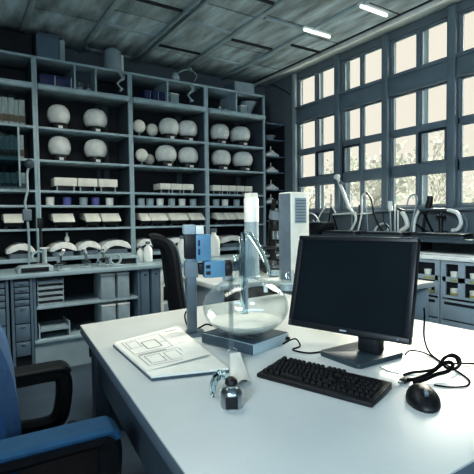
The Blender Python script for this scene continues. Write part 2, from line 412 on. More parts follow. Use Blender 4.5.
# things on the shelves -------------------------------------------------
def mk_globe():
    t = thing('globe_instrument', '', 'lab instrument')
    MB().lathe([(0, .0), (.074, 0), (.084, .008), (.090, .04), (.083, .056), (0, .056)], seg=28).build('stand', 'black', t)
    MB().lathe([(0, .212), (.04, .210), (.075, .199), (.10, .178), (.114, .150), (.118, .122), (.113, .095), (.102, .073), (.088, .059), (.04, .05), (0, .048)], seg=36).build('globe', 'globe', t)
    MB().box((0, -.092, .02), (.045, .012, .022), .003).build('clasp', 'white', t)
    return t
GL = Kind(mk_globe)
def sx(px, py, Y=4.55): return onY(px, py, Y).x
def bay_of(X): return [k for k in range(4) if SX[k] <= X < SX[k+1]][0]
BAYN = ['leftmost bay', 'second bay from left', 'third bay from left', 'rightmost bay']
for lv, lname, lst in (('g1', 'upper globe shelf', [(48, 69), (84, 106), (159.5, 177), (178.5, 195), (209, 227.5), (228.5, 249)]),
                       ('g2', 'lower globe shelf', [(48, 69), (84, 105), (154, 175), (178, 195.5), (210, 229), (230.5, 251)])):
    for k, (a, b) in enumerate(lst):
        Y = 4.56; X = (sx(a, 130, Y)+sx(b, 130, Y))/2; wd = (sx(b, 130, Y)-sx(a, 130, Y))
        GL.put('white globe on black stand, %s one on %s in %s' % (('left', 'right')[k % 2], lname, BAYN[bay_of(X)]), (X, Y-.02, LV[lv]), scale=(min(wd/.216, 1.0), wd/.236, 1.17), group='white globes on black stands')
def mk_smallglobe():
    t = thing('round_lamp_head', '', 'lamp head')
    MB().lathe([(0, 0), (.035, 0), (.035, .012), (.012, .02), (.012, .05), (0, .05)], seg=20).build('stand', 'grey', t)
    MB().ball((0, 0, .115), .07, (1, .8, 1), 24).build('globe', 'cream', t)
    return t
SG = Kind(mk_smallglobe)
for (px, lv, Y, lab, s) in ((139, 'g1', 4.50, 'small white ball on stand at left end of upper globe shelf, third bay from left', 1.0), (152, 'g1', 4.6, 'small white ball beside the big globes, upper globe shelf, third bay from left', .98),
                         (141, 'g2', 4.5, 'small white ball on stand alone at left of lower globe shelf, third bay from left', 1.0), (148.5, 'g2', 4.7, 'dull white ball behind the left globe, lower globe shelf, third bay', .9), (219, 'g1', 4.745, 'small pale ball behind the two globes, upper globe shelf, rightmost bay', .8)):
    SG.put(lab, (sx(px, 125, Y), Y, LV[lv]), scale=s, group='small white balls on stands')
# white cartons
def mk_carton():
    t = thing('white_carton', '', 'box')
    MB().box((0, 0, .085), (.2, .2, .08), .006).build('carton', 'cream', t)
    MB().box((0, .01, .022), (.17, .16, .044), .004).build('stand', 'black', t)
    for s in (-1, 1): MB().bx(s*.075-.006, s*.075+.006, -.09, -.078, 0, .046).build('foot', 'pale', t)
    return t
CT = Kind(mk_carton)
for k, (a, b) in enumerate([(52, 75), (75.5, 95), (96, 115), (156.5, 167), (167.5, 178), (178.5, 190), (209, 217), (217.5, 224.5), (225, 232), (232.5, 240), (240.5, 248)]):
    Y = 4.52; x0, x1 = sx(a, 183, Y), sx(b, 183, Y); X = (x0+x1)/2
    order = ['left', 'middle', 'right'][k % 3] if k < 6 else ['first', 'second', 'third', 'fourth', 'fifth'][k-6]
    CT.put('%s white carton of the row in %s of the shelving' % (order if k < 6 else order+' from left', BAYN[bay_of(X)]), (X, Y, LV['box']), scale=((x1-x0)*.97/.2, 1, .82 if k > 2 else 1), group='white cartons on the shelves')
# glass cups
def mk_cup(m, h=.075):
    def f():
        t = thing('small_beaker', '', 'cup')
        MB().lathe([(0, 0), (.036, 0), (.040, .004), (.043, h), (.039, h), (.036, .008), (0, .008)], seg=20).build('cup', m, t)
        MB().lathe([(0, .009), (.034, .009), (.036, h*.55), (0, h*.55)], seg=18).build('content', 'grey' if m != 'violet' else 'navy', t)
        return t
    return f
CUPS = {m: Kind(mk_cup(m)) for m in ('pale', 'violet', 'white')}
ord_ = ['first', 'second', 'third', 'fourth', 'fifth', 'sixth']
cn = {}
for (px, m) in ((50, 'white'), (67, 'violet'), (83.5, 'pale'), (95.5, 'violet'), (109.5, 'white'), (141, 'pale'), (150, 'pale'), (160, 'white'), (171.5, 'pale'), (182, 'white'), (193, 'pale'), (216, 'pale'), (225, 'white'), (236.5, 'pale')):
    Y = 4.5; X = sx(px, 200, Y); b = bay_of(X); k = cn.get(b, 0); cn[b] = k+1
    CUPS[m].put('%s small %s beaker from the left, cup shelf, %s' % (ord_[k], {'white': 'white', 'violet': 'violet', 'pale': 'grey'}[m], BAYN[b]), (X, Y, LV['cup']), scale=(.95, .95, 1.05), group='small beakers on the cup shelf')
# sloping-lid instruments
def mk_balance():
    t = thing('bench_balance', '', 'lab instrument')
    MB().prism([(-.12, .02), (-.13, .05), (.13, .085), (.13, .02)], -.1, .1, 'X', bev=.004).build('housing', 'black', t)
    MB().prism([(-.165, .055), (-.165, .068), (-.08, .142), (.14, .142), (.14, .088), (-.06, .072)], -.115, .115, 'X', bev=.006).build('lid', 'cream', t)
    for sx_ in (-1, 1):
        for sy in (-1, 1): MB().cyl((sx_*.08, sy*.09, 0), (sx_*.08, sy*.09, .022), .012, seg=10).build('foot', 'grey', t)
    return t
BL = Kind(mk_balance); cn = {}
for (a, b) in ((2, 22), (50, 72), (82, 97), (98, 117), (136, 145.5), (146, 163), (165, 183), (185, 199), (211, 219), (220, 230), (231.5, 242), (243, 250)):
    Y = 4.55; x0, x1 = sx(a, 222, Y), sx(b, 222, Y); X = (x0+x1)/2; q = bay_of(X); k = cn.get(q, 0); cn[q] = k+1
    BL.put('%swhite sloping-lid instrument on the instrument shelf, %s' % ('' if q == 0 else ord_[k]+' from left, ', BAYN[q]) if q == 0 else '%s white sloping-lid instrument from left, instrument shelf, %s' % (ord_[k], BAYN[q]),
           (X, Y, LV['eq']), scale=((x1-x0)*.96/.23, 1, .98), group='sloping-lid instruments on the shelves')
# clamshell instruments on the low ledge
def mk_clam():
    t = thing('clamshell_instrument', '', 'lab instrument')
    MB().prism(rrect(-.17, .17, -.12, .12, .03), .0, .045, 'Z', bev=.004).build('base', 'grey', t)
    prof = [(-.21, .05), (-.20, .085), (-.12, .125), (-.02, .142), (.08, .14), (.16, .115), (.2, .08), (.215, .046), (.17, .046), (.13, .066), (.06, .082), (-.02, .084), (-.09, .074), (-.15, .05)]
    MB().prism(prof, -.14, .12, 'Y', bev=.006).build('shell', 'white', t)
    MB().prism([(-.145, .046), (-.09, .072), (-.02, .082), (.06, .08), (.125, .064), (.16, .046)], -.12, .115, 'Y').build('opening', 'black', t)
    MB().bx(-.08, .06, -.06, .04, .139, .152, bev=.004).build('display', 'slate', t)
    return t
CL = Kind(mk_clam)
cll = ['white clamshell instrument on the low ledge in the leftmost bay', 'white clamshell instrument with a white bottle on its lid, low ledge', 'white clamshell instrument between two others, low ledge of second bay',
       'longest white clamshell instrument, right of its row on the low ledge', 'small white clamshell instrument left of the black chair, low ledge', 'white clamshell instrument behind the blue stirrer, low ledge', 'white clamshell instrument on the low ledge of the rightmost bay']
for k, (a, b) in enumerate(((5, 35), (47, 74), (75, 98), (98, 129), (134, 151), (162, 184), (214, 240))):
    Y = 4.5; x0, x1 = sx(a, 250, Y), sx(b, 250, Y); q = bay_of((x0+x1)/2); x0 = max(x0, SX[q]+.035); x1 = min(x1, SX[q+1]-.035)
    CL.put(cll[k], ((x0+x1)/2, Y, LV['ledge']), rz=R((-2, 2, 0, 0, 0, 0, 2)[k]), scale=((x1-x0)/.42, .9, .95), group='clamshell instruments on the low ledge')
t = thing('white_bottle', 'small white bottle standing on a clamshell instrument lid, second shelving bay', 'bottle', (sx(67, 240, 4.5), 4.5, LV['ledge']+.134))
MB().lathe([(0, 0), (.022, 0), (.024, .01), (.022, .04), (.009, .055), (.009, .075), (0, .075)], seg=16).build('body', 'white', t)
MB().cyl((0, 0, .0751), (0, 0, .09), .011, seg=14).build('cap', 'pale', t)
# top compartments: binders, box, cords
def mk_binder():
    t = thing('navy_binder', '', 'binder')
    MB().bx(-.065, .065, -.13, .13, 0, .15, bev=.004).build('cover', 'navy', t)
    MB().bx(.066, .078, -.128, .12, .004, .148).build('pages', 'pale', t)
    return t
BN = Kind(mk_binder)
for px, lab in ((45, 'left navy binder in the top compartment of the second bay from left'), (61, 'right navy binder with pale page edge, top compartment of second bay from left'), (143, 'left navy binder in the top compartment of the third bay'), (151, 'middle navy binder in the top compartment of the third bay'), (158, 'right navy binder in the top compartment of the third bay')):
    BN.put(lab, (sx(px, 92, 4.55), 4.55, LV['bin']), scale=(.98 if px < 100 else .46, 1, .72), group='navy binders in the top compartments')
def mk_jar():
    t = thing('glass_beaker', '', 'beaker')
    MB().lathe([(0, 0), (.035, 0), (.037, .004), (.037, .11), (.041, .114), (.034, .11), (.034, .006), (0, .006)], seg=20).build('wall', 'glass_thin', t)
    MB().lathe([(0, .0065), (.033, .0065), (.033, .05), (0, .05)], seg=18).build('content', 'pale', t)
    return t
JR = Kind(mk_jar)
for px, lab, bz in ((80, 'left glass beaker before the grey divider, top compartment of second bay', 0), (89, 'right glass beaker before the grey divider, top compartment of second bay', 0), (219.5, 'left small beaker in the top compartment of the rightmost bay', 0), (225, 'right small beaker in the top compartment of the rightmost bay', 0)):
    JR.put(lab, (sx(px, 90, 4.48), 4.48, LV['bin']), scale=(.75 if px > 200 else .85, .75, .85), group='beakers in the top compartments')
def mk_block():
    t = thing('pale_box', '', 'box')
    MB().bx(-.05, .05, -.05, .05, 0, .11, bev=.006).build('carton', 'pale', t); MB().bx(-.052, .052, -.052, .052, .1101, .125, bev=.004).build('lid', 'white', t)
    return t
BK = Kind(mk_block)
BK.put('small pale box against the divider, top compartment of third bay', (sx(173, 100, 4.5), 4.5, LV['bin']), group='small pale boxes in the top compartments')
BK.put('small pale box against the divider, top compartment of rightmost bay', (sx(242, 110, 4.5), 4.5, LV['bin']), scale=.9, group='small pale boxes in the top compartments')
def cord(px, py0, py1, label):
    Y = 4.385
    Y = 4.372
    pts = [onY(px+dx, py, Y) for dx, py in ((0, py0), (2.5, py0+5), (-1.5, py0+10), (2, py0+16), (0, py1))]
    pts2 = [p+Vector((.02, .0, 0)) for p in pts]
    t = MB().tube(pts, .009, 8, smooth=6); t.tube([pts[0], pts[0]+Vector((.02, .01, .02)), pts2[1], pts2[2]-Vector((.03, 0, 0)), pts2[3]], .007, 8, smooth=6)
    tag(t.build('hanging_cord', 'pale'), label, 'cord')
cord(119.5, 73.5, 91, 'pale looped cord hanging at the right end of the second bay top compartment')
cord(190, 85, 101, 'pale looped cord hanging in the third bay top compartment')
# funnel and strap in the last compartment
t = thing('grey_funnel', 'grey cone funnel lying in the top right compartment of the shelving', 'funnel', (sx(248.5, 105, 4.56), 4.56, LV['bin']))
MB().lathe([(0, .0), (.022, 0), (.024, .03), (.1, .17), (.104, .17), (.104, .18), (0, .18)], seg=28).build('cone', 'pale', t)
MB().sweep([(.05, -.1, .005), (.07, -.115, .12), (.1, -.115, .205)], (0, 1, 0), .03, .02).build('strap', 'black', t)
# on top of the shelving
o = thing('grey_crate', 'large grey crate on top of the shelving reaching the ceiling', 'crate', (0, 0, 0))
x0, x1 = onY(36.5, 45, 4.45).x, onY(59.5, 45, 4.45).x
MB().bx(x0, x1, 4.46, 4.8, 2.722, 2.945, bev=.006).build('body', 'cab', o); MB().bx(x1+.001, x1+.05, 4.455, 4.8, 2.722, 2.93, bev=.006).build('end_board', 'pale', o)
MB().bx(x0+.01, x1+.03, 4.455, 4.8, 2.9451, 2.96, bev=.004).build('lid', 'cab', o)
o = thing('dark_crate', 'dark box at the far left on top of the shelving', 'crate')
MB().bx(-.15, x0-.03, 4.5, 4.8, 2.722, 2.94, bev=.008).build('body', 'cab_dark', o); MB().bx(-.1, .35, 4.494, 4.4999, 2.78, 2.88, bev=.003).build('label_plate', 'grey', o)
X = sx(114, 60, 4.5)
o = thing('grey_canister', 'tall pale grey canister with rounded top standing on the shelving', 'canister', (X, 4.54, 2.722))
MB().lathe([(0, 0), (.085, 0), (.09, .01), (.088, .19), (.08, .225), (.05, .25), (0, .258)], seg=28).build('body', 'pale', o)
MB().bx(.072, .1, -.05, .0, .01, .19, bev=.008).build('side_strip', 'white', o)
o = thing('pale_carton', 'pale carton pushed into the corner on top of the rightmost bay', 'box', (3.06, 4.6, 2.722))
MB().bx(-.16, .12, -.1, .15, 0, .15, bev=.005).build('carton', 'pale', o); MB().bx(-.18, -.161, -.1, .15, 0, .14).build('side_flap', 'cab', o)
# clip lamp on the top edge of the third bay
o = thing('clip_lamp', 'small grey clip lamp with wire loop on the shelving top edge', 'lamp', (onY(173, 78, 4.42).x, 4.44, 2.745))
MB().lathe([(0, .0), (.02, 0), (.05, .04), (.052, .06), (0, .06)], seg=24, mtx=Matrix.Rotation(R(60), 3, 'Y')).build('shade', 'pale', o)
MB().tube([(.02, 0, .03), (.12, 0, .1), (.22, 0, .13), (.30, 0, .08), (.27, 0, .01)], .006, 8, smooth=6).build('arm', 'pale', o)
MB().ball((.22, 0, .135), .022).build('joint', 'pale', o)
# books behind glass, leftmost bay
bk = 0
rn = random.Random(5)
for lv, ht in (('g1', .24), ('g2', .215), ('box', .17)):
    X = .34; n = 0
    while X < .60 and n < 5:
        wv = rn.uniform(.035, .055); t = thing('book', '%s pale book from the left, behind the glass door, %s' % (ord_[n], {'g1': 'upper row', 'g2': 'middle row', 'box': 'lower row'}[lv]), 'book', (X+wv/2, 4.56, LV[lv]), group='books in the leftmost bay')
        h = ht*rn.uniform(.9, 1.02)
        MB().bx(-wv/2+.001, wv/2-.001, -.1, .1, 0, h, bev=.003).build('cover', 'book', t)
        MB().bx(-wv/2+.003, wv/2-.003, -.1035, -.1005, h*.12, h*.38).build('spine_label', 'brown' if lv != 'box' else 'slate', t)
        X += wv; n += 1

# ------------------------------------------------------------------ left laboratory counter
YC = 3.75
wt = thing('worktop', 'long pale laboratory worktop along the shelving', 'worktop', (0, 0, 0))
MB().bx(-.7, 2.75, YC, 4.31, .768, .80, bev=.004).build('top', 'bench', wt)
def base_unit(name, label, x0, x1, z0=0):
    t = thing(name, label, 'cabinet', ((x0+x1)/2, 0, 0)); W = (x1-x0)/2
    return t, -W, W
YF0, YB0, ZT = YC+.03, 4.28, .767
# drawer cabinets at far left
def drawers(label, x0, x1, dark_top):
    t, a, b = base_unit('drawer_cabinet', label, x0, x1)
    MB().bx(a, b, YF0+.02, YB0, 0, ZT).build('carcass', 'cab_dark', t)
    for s in (a, b-.02): MB().bx(s, s+.02, YF0-.01, YF0+.02, 0, ZT).build('side_panel', 'cab', t)
    z = ZT-.02
    for k, h in enumerate((.05, .05, .05, .05, .14, .14, .12)):
        d = MB().bx(a+.025, b-.025, YF0-.008, YF0+.019, z-h+.008, z, bev=.004).build('drawer', 'cab', t)
        MB().bx(a+.06, b-.06, YF0-.018, YF0-.009, z-.022, z-.012, bev=.002).build('handle', 'grey', d)
        z -= h
    return t
drawers('grey drawer cabinet at the far left end of the counter', -.06, .33, 1)
drawers('grey drawer cabinet with slotted fronts left of the paper trays', .345, .50, 1)
# open unit with mid shelf, bright plinth
t, a, b = base_unit('open_base_cabinet', 'open-fronted base unit with mid shelf and pale plinth below the worktop', .505, 1.385)
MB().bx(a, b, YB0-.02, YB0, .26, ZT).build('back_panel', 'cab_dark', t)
MB().bx(a, a+.02, YF0, YB0-.021, .26, ZT).build('side_panel', 'cab', t); MB().bx(b-.02, b, YF0, YB0-.021, .26, ZT).build('side_panel', 'cab', t)
MB().bx(a+.021, b-.021, YF0, YB0-.022, .505, .525, bev=.002).build('shelf', 'shelf', t)
MB().bx(a, b, YF0-.02, YB0, .235, .259, bev=.003).build('bottom', 'shelf', t)
MB().bx(a-.0, b, YF0, YF0+.02, 0, .234).build('plinth', 'bench', t)
ou = t
# narrow cupboards
def cup(label, x0, x1):
    t, a, b = base_unit('narrow_cupboard', label, x0, x1)
    MB().bx(a, b, YF0+.02, YB0, 0, ZT).build('carcass', 'cab', t)
    d = MB().bx(a+.003, b-.003, YF0-.005, YF0+.019, .02, ZT-.004, bev=.003).build('door', 'cab', t)
    MB().cyl((0, YF0-.018, ZT-.05), (0, YF0-.006, ZT-.05), .008, seg=12).build('knob', 'black', d)
cup('narrow grey cupboard right of the filing boxes, left of its twin', 1.39, 1.475); cup('narrow grey cupboard right of its twin, beside the oven', 1.495, 1.575)
t, a, b = base_unit('base_cabinet', 'grey base cabinet at the right end of the long worktop, behind the stirrer', 2.06, 2.74)
MB().bx(a, b, YF0+.02, YB0, 0, ZT).build('carcass', 'cab', t)
for s in (-1, 1):
    d = MB().bx(min(0, s*b)+.004, max(0, s*b)-.004, YF0, YF0+.0195, .1, ZT-.01, bev=.004).build('door', 'cab', t)
    MB().bx(s*.03-.006, s*.03+.006, YF0-.015, YF0-.0005, .55, .68, bev=.003).build('handle', 'steel', d)
# oven / analyser under the counter
t = thing('analyser', 'white-framed instrument with two dark windows under the worktop, behind the black chair', 'lab instrument', (1.82, 0, 0))
a, b = -.235, .225
MB().bx(a, b, YF0+.03, YB0, 0, ZT-.002).build('case', 'cab', t)
for z0, z1, m in ((.62, .755, 'pale'), (.46, .60, 'black'), (.28, .44, 'pale')):
    MB().bx(a, b, YF0, YF0+.029, z0-.02, z1+.01, bev=.004).build('front_panel', 'white', t)
    for s in (a+.025, .02): MB().bx(s, s+.19, YF0-.006, YF0-.0005, z0, z1-.01, bev=.003).build('window', 'black' if m == 'black' else m, t)
# paper trays
t = thing('paper_tray_stack', 'stack of five grey paper trays in the open base unit', 'paper trays', (onY(51.5, 300, YF0).x, YF0+.145, .526))
W = .10
for k in range(5):
    z = k*.045
    p = MB().bx(-W, W, -.13, .13, z, z+.006); p.bx(-W, -W+.006, -.13, .13, z+.006, z+.038); p.bx(W-.006, W, -.13, .13, z+.006, z+.038); p.bx(-W+.006, W-.006, -.13, -.122, z+.006, z+.024)
    q = p.build('tray', 'pale', t); MB().bx(-W+.01, W-.01, -.118, .12, z+.0065, z+.02).build('papers', 'white', q)
t = thing('wire_basket', 'pale wire tray on the bottom of the open base unit, under the paper trays', 'basket', (onY(55, 320, YF0).x, YF0+.145, .26))
MB().bx(-.11, .11, -.13, .13, .05, .06).bx(-.12, -.11, -.13, .13, 0, .12).bx(.11, .12, -.13, .13, 0, .12).bx(-.11, .11, -.13, -.12, .05, .085).build('tray', 'shelf', t)
MB().bx(-.10, .10, -.115, .12, .0605, .09).build('papers', 'pale', t)
def mk_file():
    t = thing('filing_box', '', 'box')
    MB().bx(-.06, .06, -.13, .13, 0, .185, bev=.004).build('body', 'pale', t); MB().bx(-.062, .062, -.133, .13, .1855, .2, bev=.003).build('lid', 'white', t)
    return t
FB = Kind(mk_file)
for (px, z, lab, s) in ((109, .526, 'pale filing box upper left of four in the open base unit', 1.0), (124.5, .526, 'pale filing box upper right of four in the open base unit', .86), (109, .26, 'pale filing box lower left of four in the open base unit', 1.0), (124.5, .26, 'pale filing box lower right of four in the open base unit', .86)):
    FB.put(lab, (onY(px, 300, YF0).x, YF0+.14, z), scale=(s, 1, 1.12 if z > .4 else 1.1), group='filing boxes in the open base unit')
# things on the counter top
ZK = .801
def mk_scope(scale=1):
    t = thing('small_microscope', '', 'microscope')
    MB().prism([(-.06, -.08), (.06, -.08), (.05, .06), (-.05, .06)], 0, .018, 'Z', bev=.003).build('base', 'pale', t)
    MB().sweep([(0, .045, .01), (0, .055, .08), (0, .035, .15), (0, .0, .17)], (1, 0, 0), .03, .025, smooth=4).build('arm', 'pale', t)
    MB().bx(-.04, .04, -.05, .03, .07, .08, bev=.002).build('stage', 'black', t)
    MB().cyl((0, -.01, .095), (0, -.01, .16), .012, .016, 14).build('objective', 'steel', t)
    MB().cyl((0, -.02, .165), (0, -.07, .22), .014, .017, 14).build('eyepiece', 'white', t)
    MB().cyl((-.045, .05, .05), (.045, .05, .05), .014, seg=14).build('focus_knob', 'grey', t)
    return t
SC = Kind(mk_scope)
for (px, py, lab, rz) in ((61, 270, 'small pale microscope on the worktop, left of three', .3), (86, 267, 'small pale microscope on the worktop, middle of three', -.4), (103, 266, 'small pale microscope on the worktop, right of three', .8)):
    p = onZ(px, py, ZK); SC.put(lab, (p.x, min(p.y, 4.12), ZK), rz, .78, 'small microscopes on the worktop')
t = thing('flat_meter', 'flat grey meter with black front on the left worktop', 'lab instrument', (onZ(33, 271, ZK).x, 3.92, ZK))
MB().prism([(-.13, 0), (-.13, .03), (-.1, .05), (.1, .055), (.13, .05), (.13, 0)], -.1, .1, 'Y', bev=.004).build('case', 'pale', t)
MB().bx(-.105, .1, -.106, -.1005, .006, .042, bev=.003).build('front_panel', 'black', t)
t = thing('bench_tap', 'pale metal bench tap with swan neck on the left worktop', 'tap', (onZ(40, 266, ZK).x, 4.1, ZK))
MB().cyl((0, 0, 0), (0, 0, .012), .03, seg=20).build('flange', 'pale', t)
MB().cyl((0, 0, .012), (0, 0, .17), .02, seg=16).build('post', 'pale', t)
MB().tube([(0, 0, .13), (-.04, 0, .15), (-.09, 0, .13), (-.1, -.01, .09)], .012, 10, smooth=5).build('spout', 'pale', t)
MB().bx(-.035, .035, -.01, .01, .171, .185, bev=.003).build('handle', 'white', t)
t = thing('ring_clamp', 'pale ring-shaped clamp stand on the worktop, right of the microscopes', 'clamp', (onZ(115, 266, ZK).x, 3.88, ZK))
MB().bx(-.05, .06, -.04, .04, 0, .015, bev=.004).build('base', 'pale', t)
MB().tube([(.045*math.cos(2*PI*k/24), .0, .062+.045*math.sin(2*PI*k/24)) for k in range(25)], .011, 8).build('ring', 'pale', t)
t = thing('low_rack', 'low pale rack with dark gap beneath, on the worktop left of the chair', 'rack', (onZ(124, 264, ZK).x, 4.08, ZK))
MB().bx(-.14, .14, -.07, .07, .05, .075, bev=.004).build('top', 'pale', t)
for s in (-1, 1): MB().bx(s*.13-.01, s*.13+.01, -.065, .065, 0, .0495).build('side', 'pale', t)
MB().bx(-.118, .118, -.05, .05, .002, .046).build('content', 'black', t)
def mk_bottle():
    t = thing('reagent_bottle', '', 'bottle')
    MB().lathe([(0, 0), (.036, 0), (.04, .006), (.04, .10), (.03, .128), (.016, .14), (.016, .155), (0, .155)], seg=22).build('body', 'white', t)
    MB().cyl((0, 0, .1555), (0, 0, .18), .02, seg=18).build('cap', 'grey', t)
    return t
RB = Kind(mk_bottle)
for (px, lab, s, Y) in ((148, 'white reagent bottle on the worktop left of the black chair', 1.1, 4.1), (182.5, 'white reagent bottle on the worktop between black chair and stirrer', 1.35, 4.12), (214, 'tall white reagent bottle right of the blue stirrer panel', 1.7, 4.18), (140, 'pale reagent bottle beside the narrow cupboards end of the worktop', .85, 4.15)):
    RB.put(lab, (onY(px, 255, Y).x, Y, ZK), scale=s, group='white reagent bottles on the worktop')
# gooseneck microphone-like lamp at the left post
t = thing('gooseneck_lamp', 'gooseneck stand with a blue-grey ball head at the left shelving post', 'lamp', (onY(29, 260, 4.22).x, 4.22, ZK))
bx_ = t.location.x
P = [onY(px, py, 4.22)-Vector((bx_, 4.22, ZK)) for px, py in ((29, 262), (29, 240), (27, 215), (25, 203), (27.5, 190), (27, 175), (28.5, 168))]
MB().cyl((0, 0, 0), (0, 0, .018), .035, seg=22).build('base', 'black', t)
MB().tube([Vector((P[0].x, 0, .015))]+P[1:], .011, 10, smooth=6).build('stem', 'shelf', t)
MB().bx(P[2].x-.035, P[2].x+.035, -.03, .03, P[2].z-.05, P[2].z+.05, bev=.008).build('control_box', 'grey', t)
MB().ball(onY(29.3, 164, 4.22)-Vector((bx_, 4.22, ZK)), .042).build('ball_head', 'slate', t)
t = thing('dark_tripod', 'black tripod rod against the left shelving post', 'stand', (onY(41.5, 265, 4.2).x, 4.2, ZK))
MB().tube([(0, 0, .02), (0, 0, .38)], .012, 10).build('rod', 'black', t)
for k in range(3): MB().tube([(0, 0, .06), (.032*math.cos(k*2.1+.5), .032*math.sin(k*2.1+.5), .007)], .006, 8).build('leg', 'black', t)
MB().bx(-.022, .022, -.02, .02, .35, .44, bev=.005).build('clamp', 'black', t)
# electric back-corner side shelf on the window wall
SSX = 3.43
t = thing('side_shelf', 'narrow dark side shelf between the shelving and the windows', 'shelves', (SSX, 4.42, 0))
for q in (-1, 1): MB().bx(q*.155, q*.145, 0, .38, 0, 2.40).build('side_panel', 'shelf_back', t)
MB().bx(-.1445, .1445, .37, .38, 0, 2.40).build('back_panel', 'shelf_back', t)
ZS = [.9, 1.18, 1.40, 1.57, 1.79, 1.99, 2.2, 2.40]
for z in ZS: MB().bx(-.1445, .1445, 0, .369, z-.014, z).build('shelf', 'cab', t)
def mk_model():
    t = thing('white_instrument', '', 'lab instrument')
    MB().prism([(-.13, 0), (-.14, .03), (-.04, .045), (.02, .085), (.06, .05), (.14, .03), (.13, 0)], -.06, .06, 'X', bev=.005).build('body', 'white', t)
    MB().cyl((0, .03, .06), (0, .03, .14), .009, seg=10).build('rod', 'white', t)
    MB().bx(-.065, -.055, -.08, .06, .006, .022).build('front_panel', 'grey', t)
    return t
WM = Kind(mk_model)
for z, lab, s in ((1.99, 'white instrument with short rod, top one on the narrow side shelf', 1), (1.79, 'white instrument with short rod, second from top on the narrow side shelf', .95), (1.57, 'white instrument with short rod, third from top on the narrow side shelf', .95), (1.40, 'white instrument low on the narrow side shelf, above the dark microscope', .85)):
    WM.put(lab, (SSX-.01, 4.53, z+.001), R(-90), (s, s*.85, s), 'white instruments on the side shelf')
t = thing('tilted_dish', 'pale tilted dish on the upper side shelf near the windows', 'dish', (SSX, 4.56, 2.201))
MB().lathe([(0, 0), (.05, .005), (.1, .06), (.095, .065), (.045, .015), (0, .012)], seg=24).build('dish', 'pale', t)

# ------------------------------------------------------------------ tables beyond the front table
def side_table(label, x0, x1, y0, y1, z):
    t = thing('side_table', label, 'table', ((x0+x1)/2, (y0+y1)/2, 0)); a, b = (x1-x0)/2, (y1-y0)/2
    MB().bx(-a, a, -b, b, z-.035, z, bev=.004).build('tabletop', 'table', t)
    for s in (-1, 1): MB().bx(s*a-s*.03, s*a-s*.06 if False else s*a-s*.055, -b+.03, b-.03, 0, z-.0355, bev=.003).build('end_panel', 'cab_light', t)
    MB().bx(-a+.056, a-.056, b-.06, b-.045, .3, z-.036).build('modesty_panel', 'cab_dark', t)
    return t
ZD = .78
side_table('white side table behind the monitor, its right corner in view', 1.84, 2.67, 1.72, 2.42, ZD)
side_table('white side table behind the flask and the stirrer', 1.43, 2.67, 2.44, 3.05, ZD)
# tall grey cylinder
c = onY(252, 270, 2.62)
t = thing('tall_cylinder', 'tall pale grey cylinder with white cap behind the glass flask', 'cylinder', (c.x, 2.62, ZD+.001))
zt = onY(252, 198, 2.62).z-ZD; rr = .052
MB().lathe([(0, 0), (rr+.012, 0), (rr+.012, .012), (rr, .02), (rr, zt*.70), (0, zt*.70)], seg=36).build('lower_body', 'pale', t)
MB().lathe([(0, zt*.7005), (rr+.002, zt*.7005), (rr+.002, zt-.01), (rr-.004, zt), (0, zt)], seg=36).build('upper_sleeve', 'white', t)
MB().prism(rrect(-.04, .04, -.035, .035, .012), zt+.0005, zt+.035, 'Z', bev=.004).build('cap', 'cream', t)
# white tower
tx0, tx1, ty = 1.885, 2.045, 2.26
tz = onY(296, 192, ty).z
t = thing('white_tower', 'tall white vented cabinet tower standing behind the monitor', 'lab instrument', (tx0, ty, ZD+.001))
H = tz-ZD
MB().bx(0, tx1-tx0, .0, .13, 0, H, bev=.006).build('case', 'cream', t)
MB().bx(-.006, -.0005, .006, .125, .01, H-.01).build('side_panel', 'grey', t)  # grey colour stands in for the shade on the tower's left face
MB().bx(.03, tx1-tx0-.03, -.004, -.0005, H-.21, H-.04).build('vent_panel', 'pale', t)
for k in range(8): MB().bx(.036, tx1-tx0-.036, -.007, -.0042, H-.20+k*.02, H-.194+k*.02).build('vent_slot', 'grey', t)
MB().cyl((.08, -.012, .2), (.08, -.0005, .2), .018, seg=18).build('knob', 'grey', t)
# dark microscope
c = onY(275, 270, 2.85)
t = thing('black_microscope', 'large black microscope on the table between tall cylinder and white tower', 'microscope', (c.x, 2.85, ZD+.001), R(-25))
MB().prism(rrect(-.11, .11, -.15, .12, .03), 0, .04, 'Z', bev=.006).build('base', 'black', t)
MB().sweep([(0, .08, .03), (0, .1, .18), (0, .09, .32), (0, .03, .42), (0, -.02, .44)], (1, 0, 0), .07, .06, smooth=5).build('arm', 'black', t)
MB().bx(-.09, .09, -.12, .06, .18, .2, bev=.004).build('stage', 'black', t)
MB().cyl((0, -.03, .33), (0, -.03, .41), .045, .055, 22, bev=.006).build('turret', 'black', t)
for a in (-.5, .5, 2.6): MB().cyl((.025*math.sin(a), -.03+.025*math.cos(a), .26), (.025*math.sin(a), -.03+.02*math.cos(a), .335), .012, .015, 12).build('objective', 'steel', t)
MB().cyl((0, -.04, .43), (0, -.06, .50), .06, .05, 24, bev=.006).build('head', 'grey', t)
for s in (-1, 1): MB().cyl((s*.03, -.07, .50), (s*.034, -.15, .57), .017, .02, 16).build('eyepiece', 'black', t)
MB().cyl((-.07, .1, .12), (.07, .1, .12), .03, seg=20).build('focus_knob', 'steel', t)
c = onY(281, 290, 2.35)
def mk_clear():
    t = thing('clear_jar', '', 'jar')
    MB().lathe([(0, 0), (.05, 0), (.053, .006), (.053, .11), (.045, .125), (.045, .14), (.041, .14), (.041, .124), (.049, .108), (.049, .008), (0, .008)], seg=28).build('wall', 'glass_thin', t)
    MB().lathe([(0, .0085), (.048, .0085), (.048, .05), (0, .05)], seg=24).build('content', 'pale', t)
    return t
CJ = Kind(mk_clear)
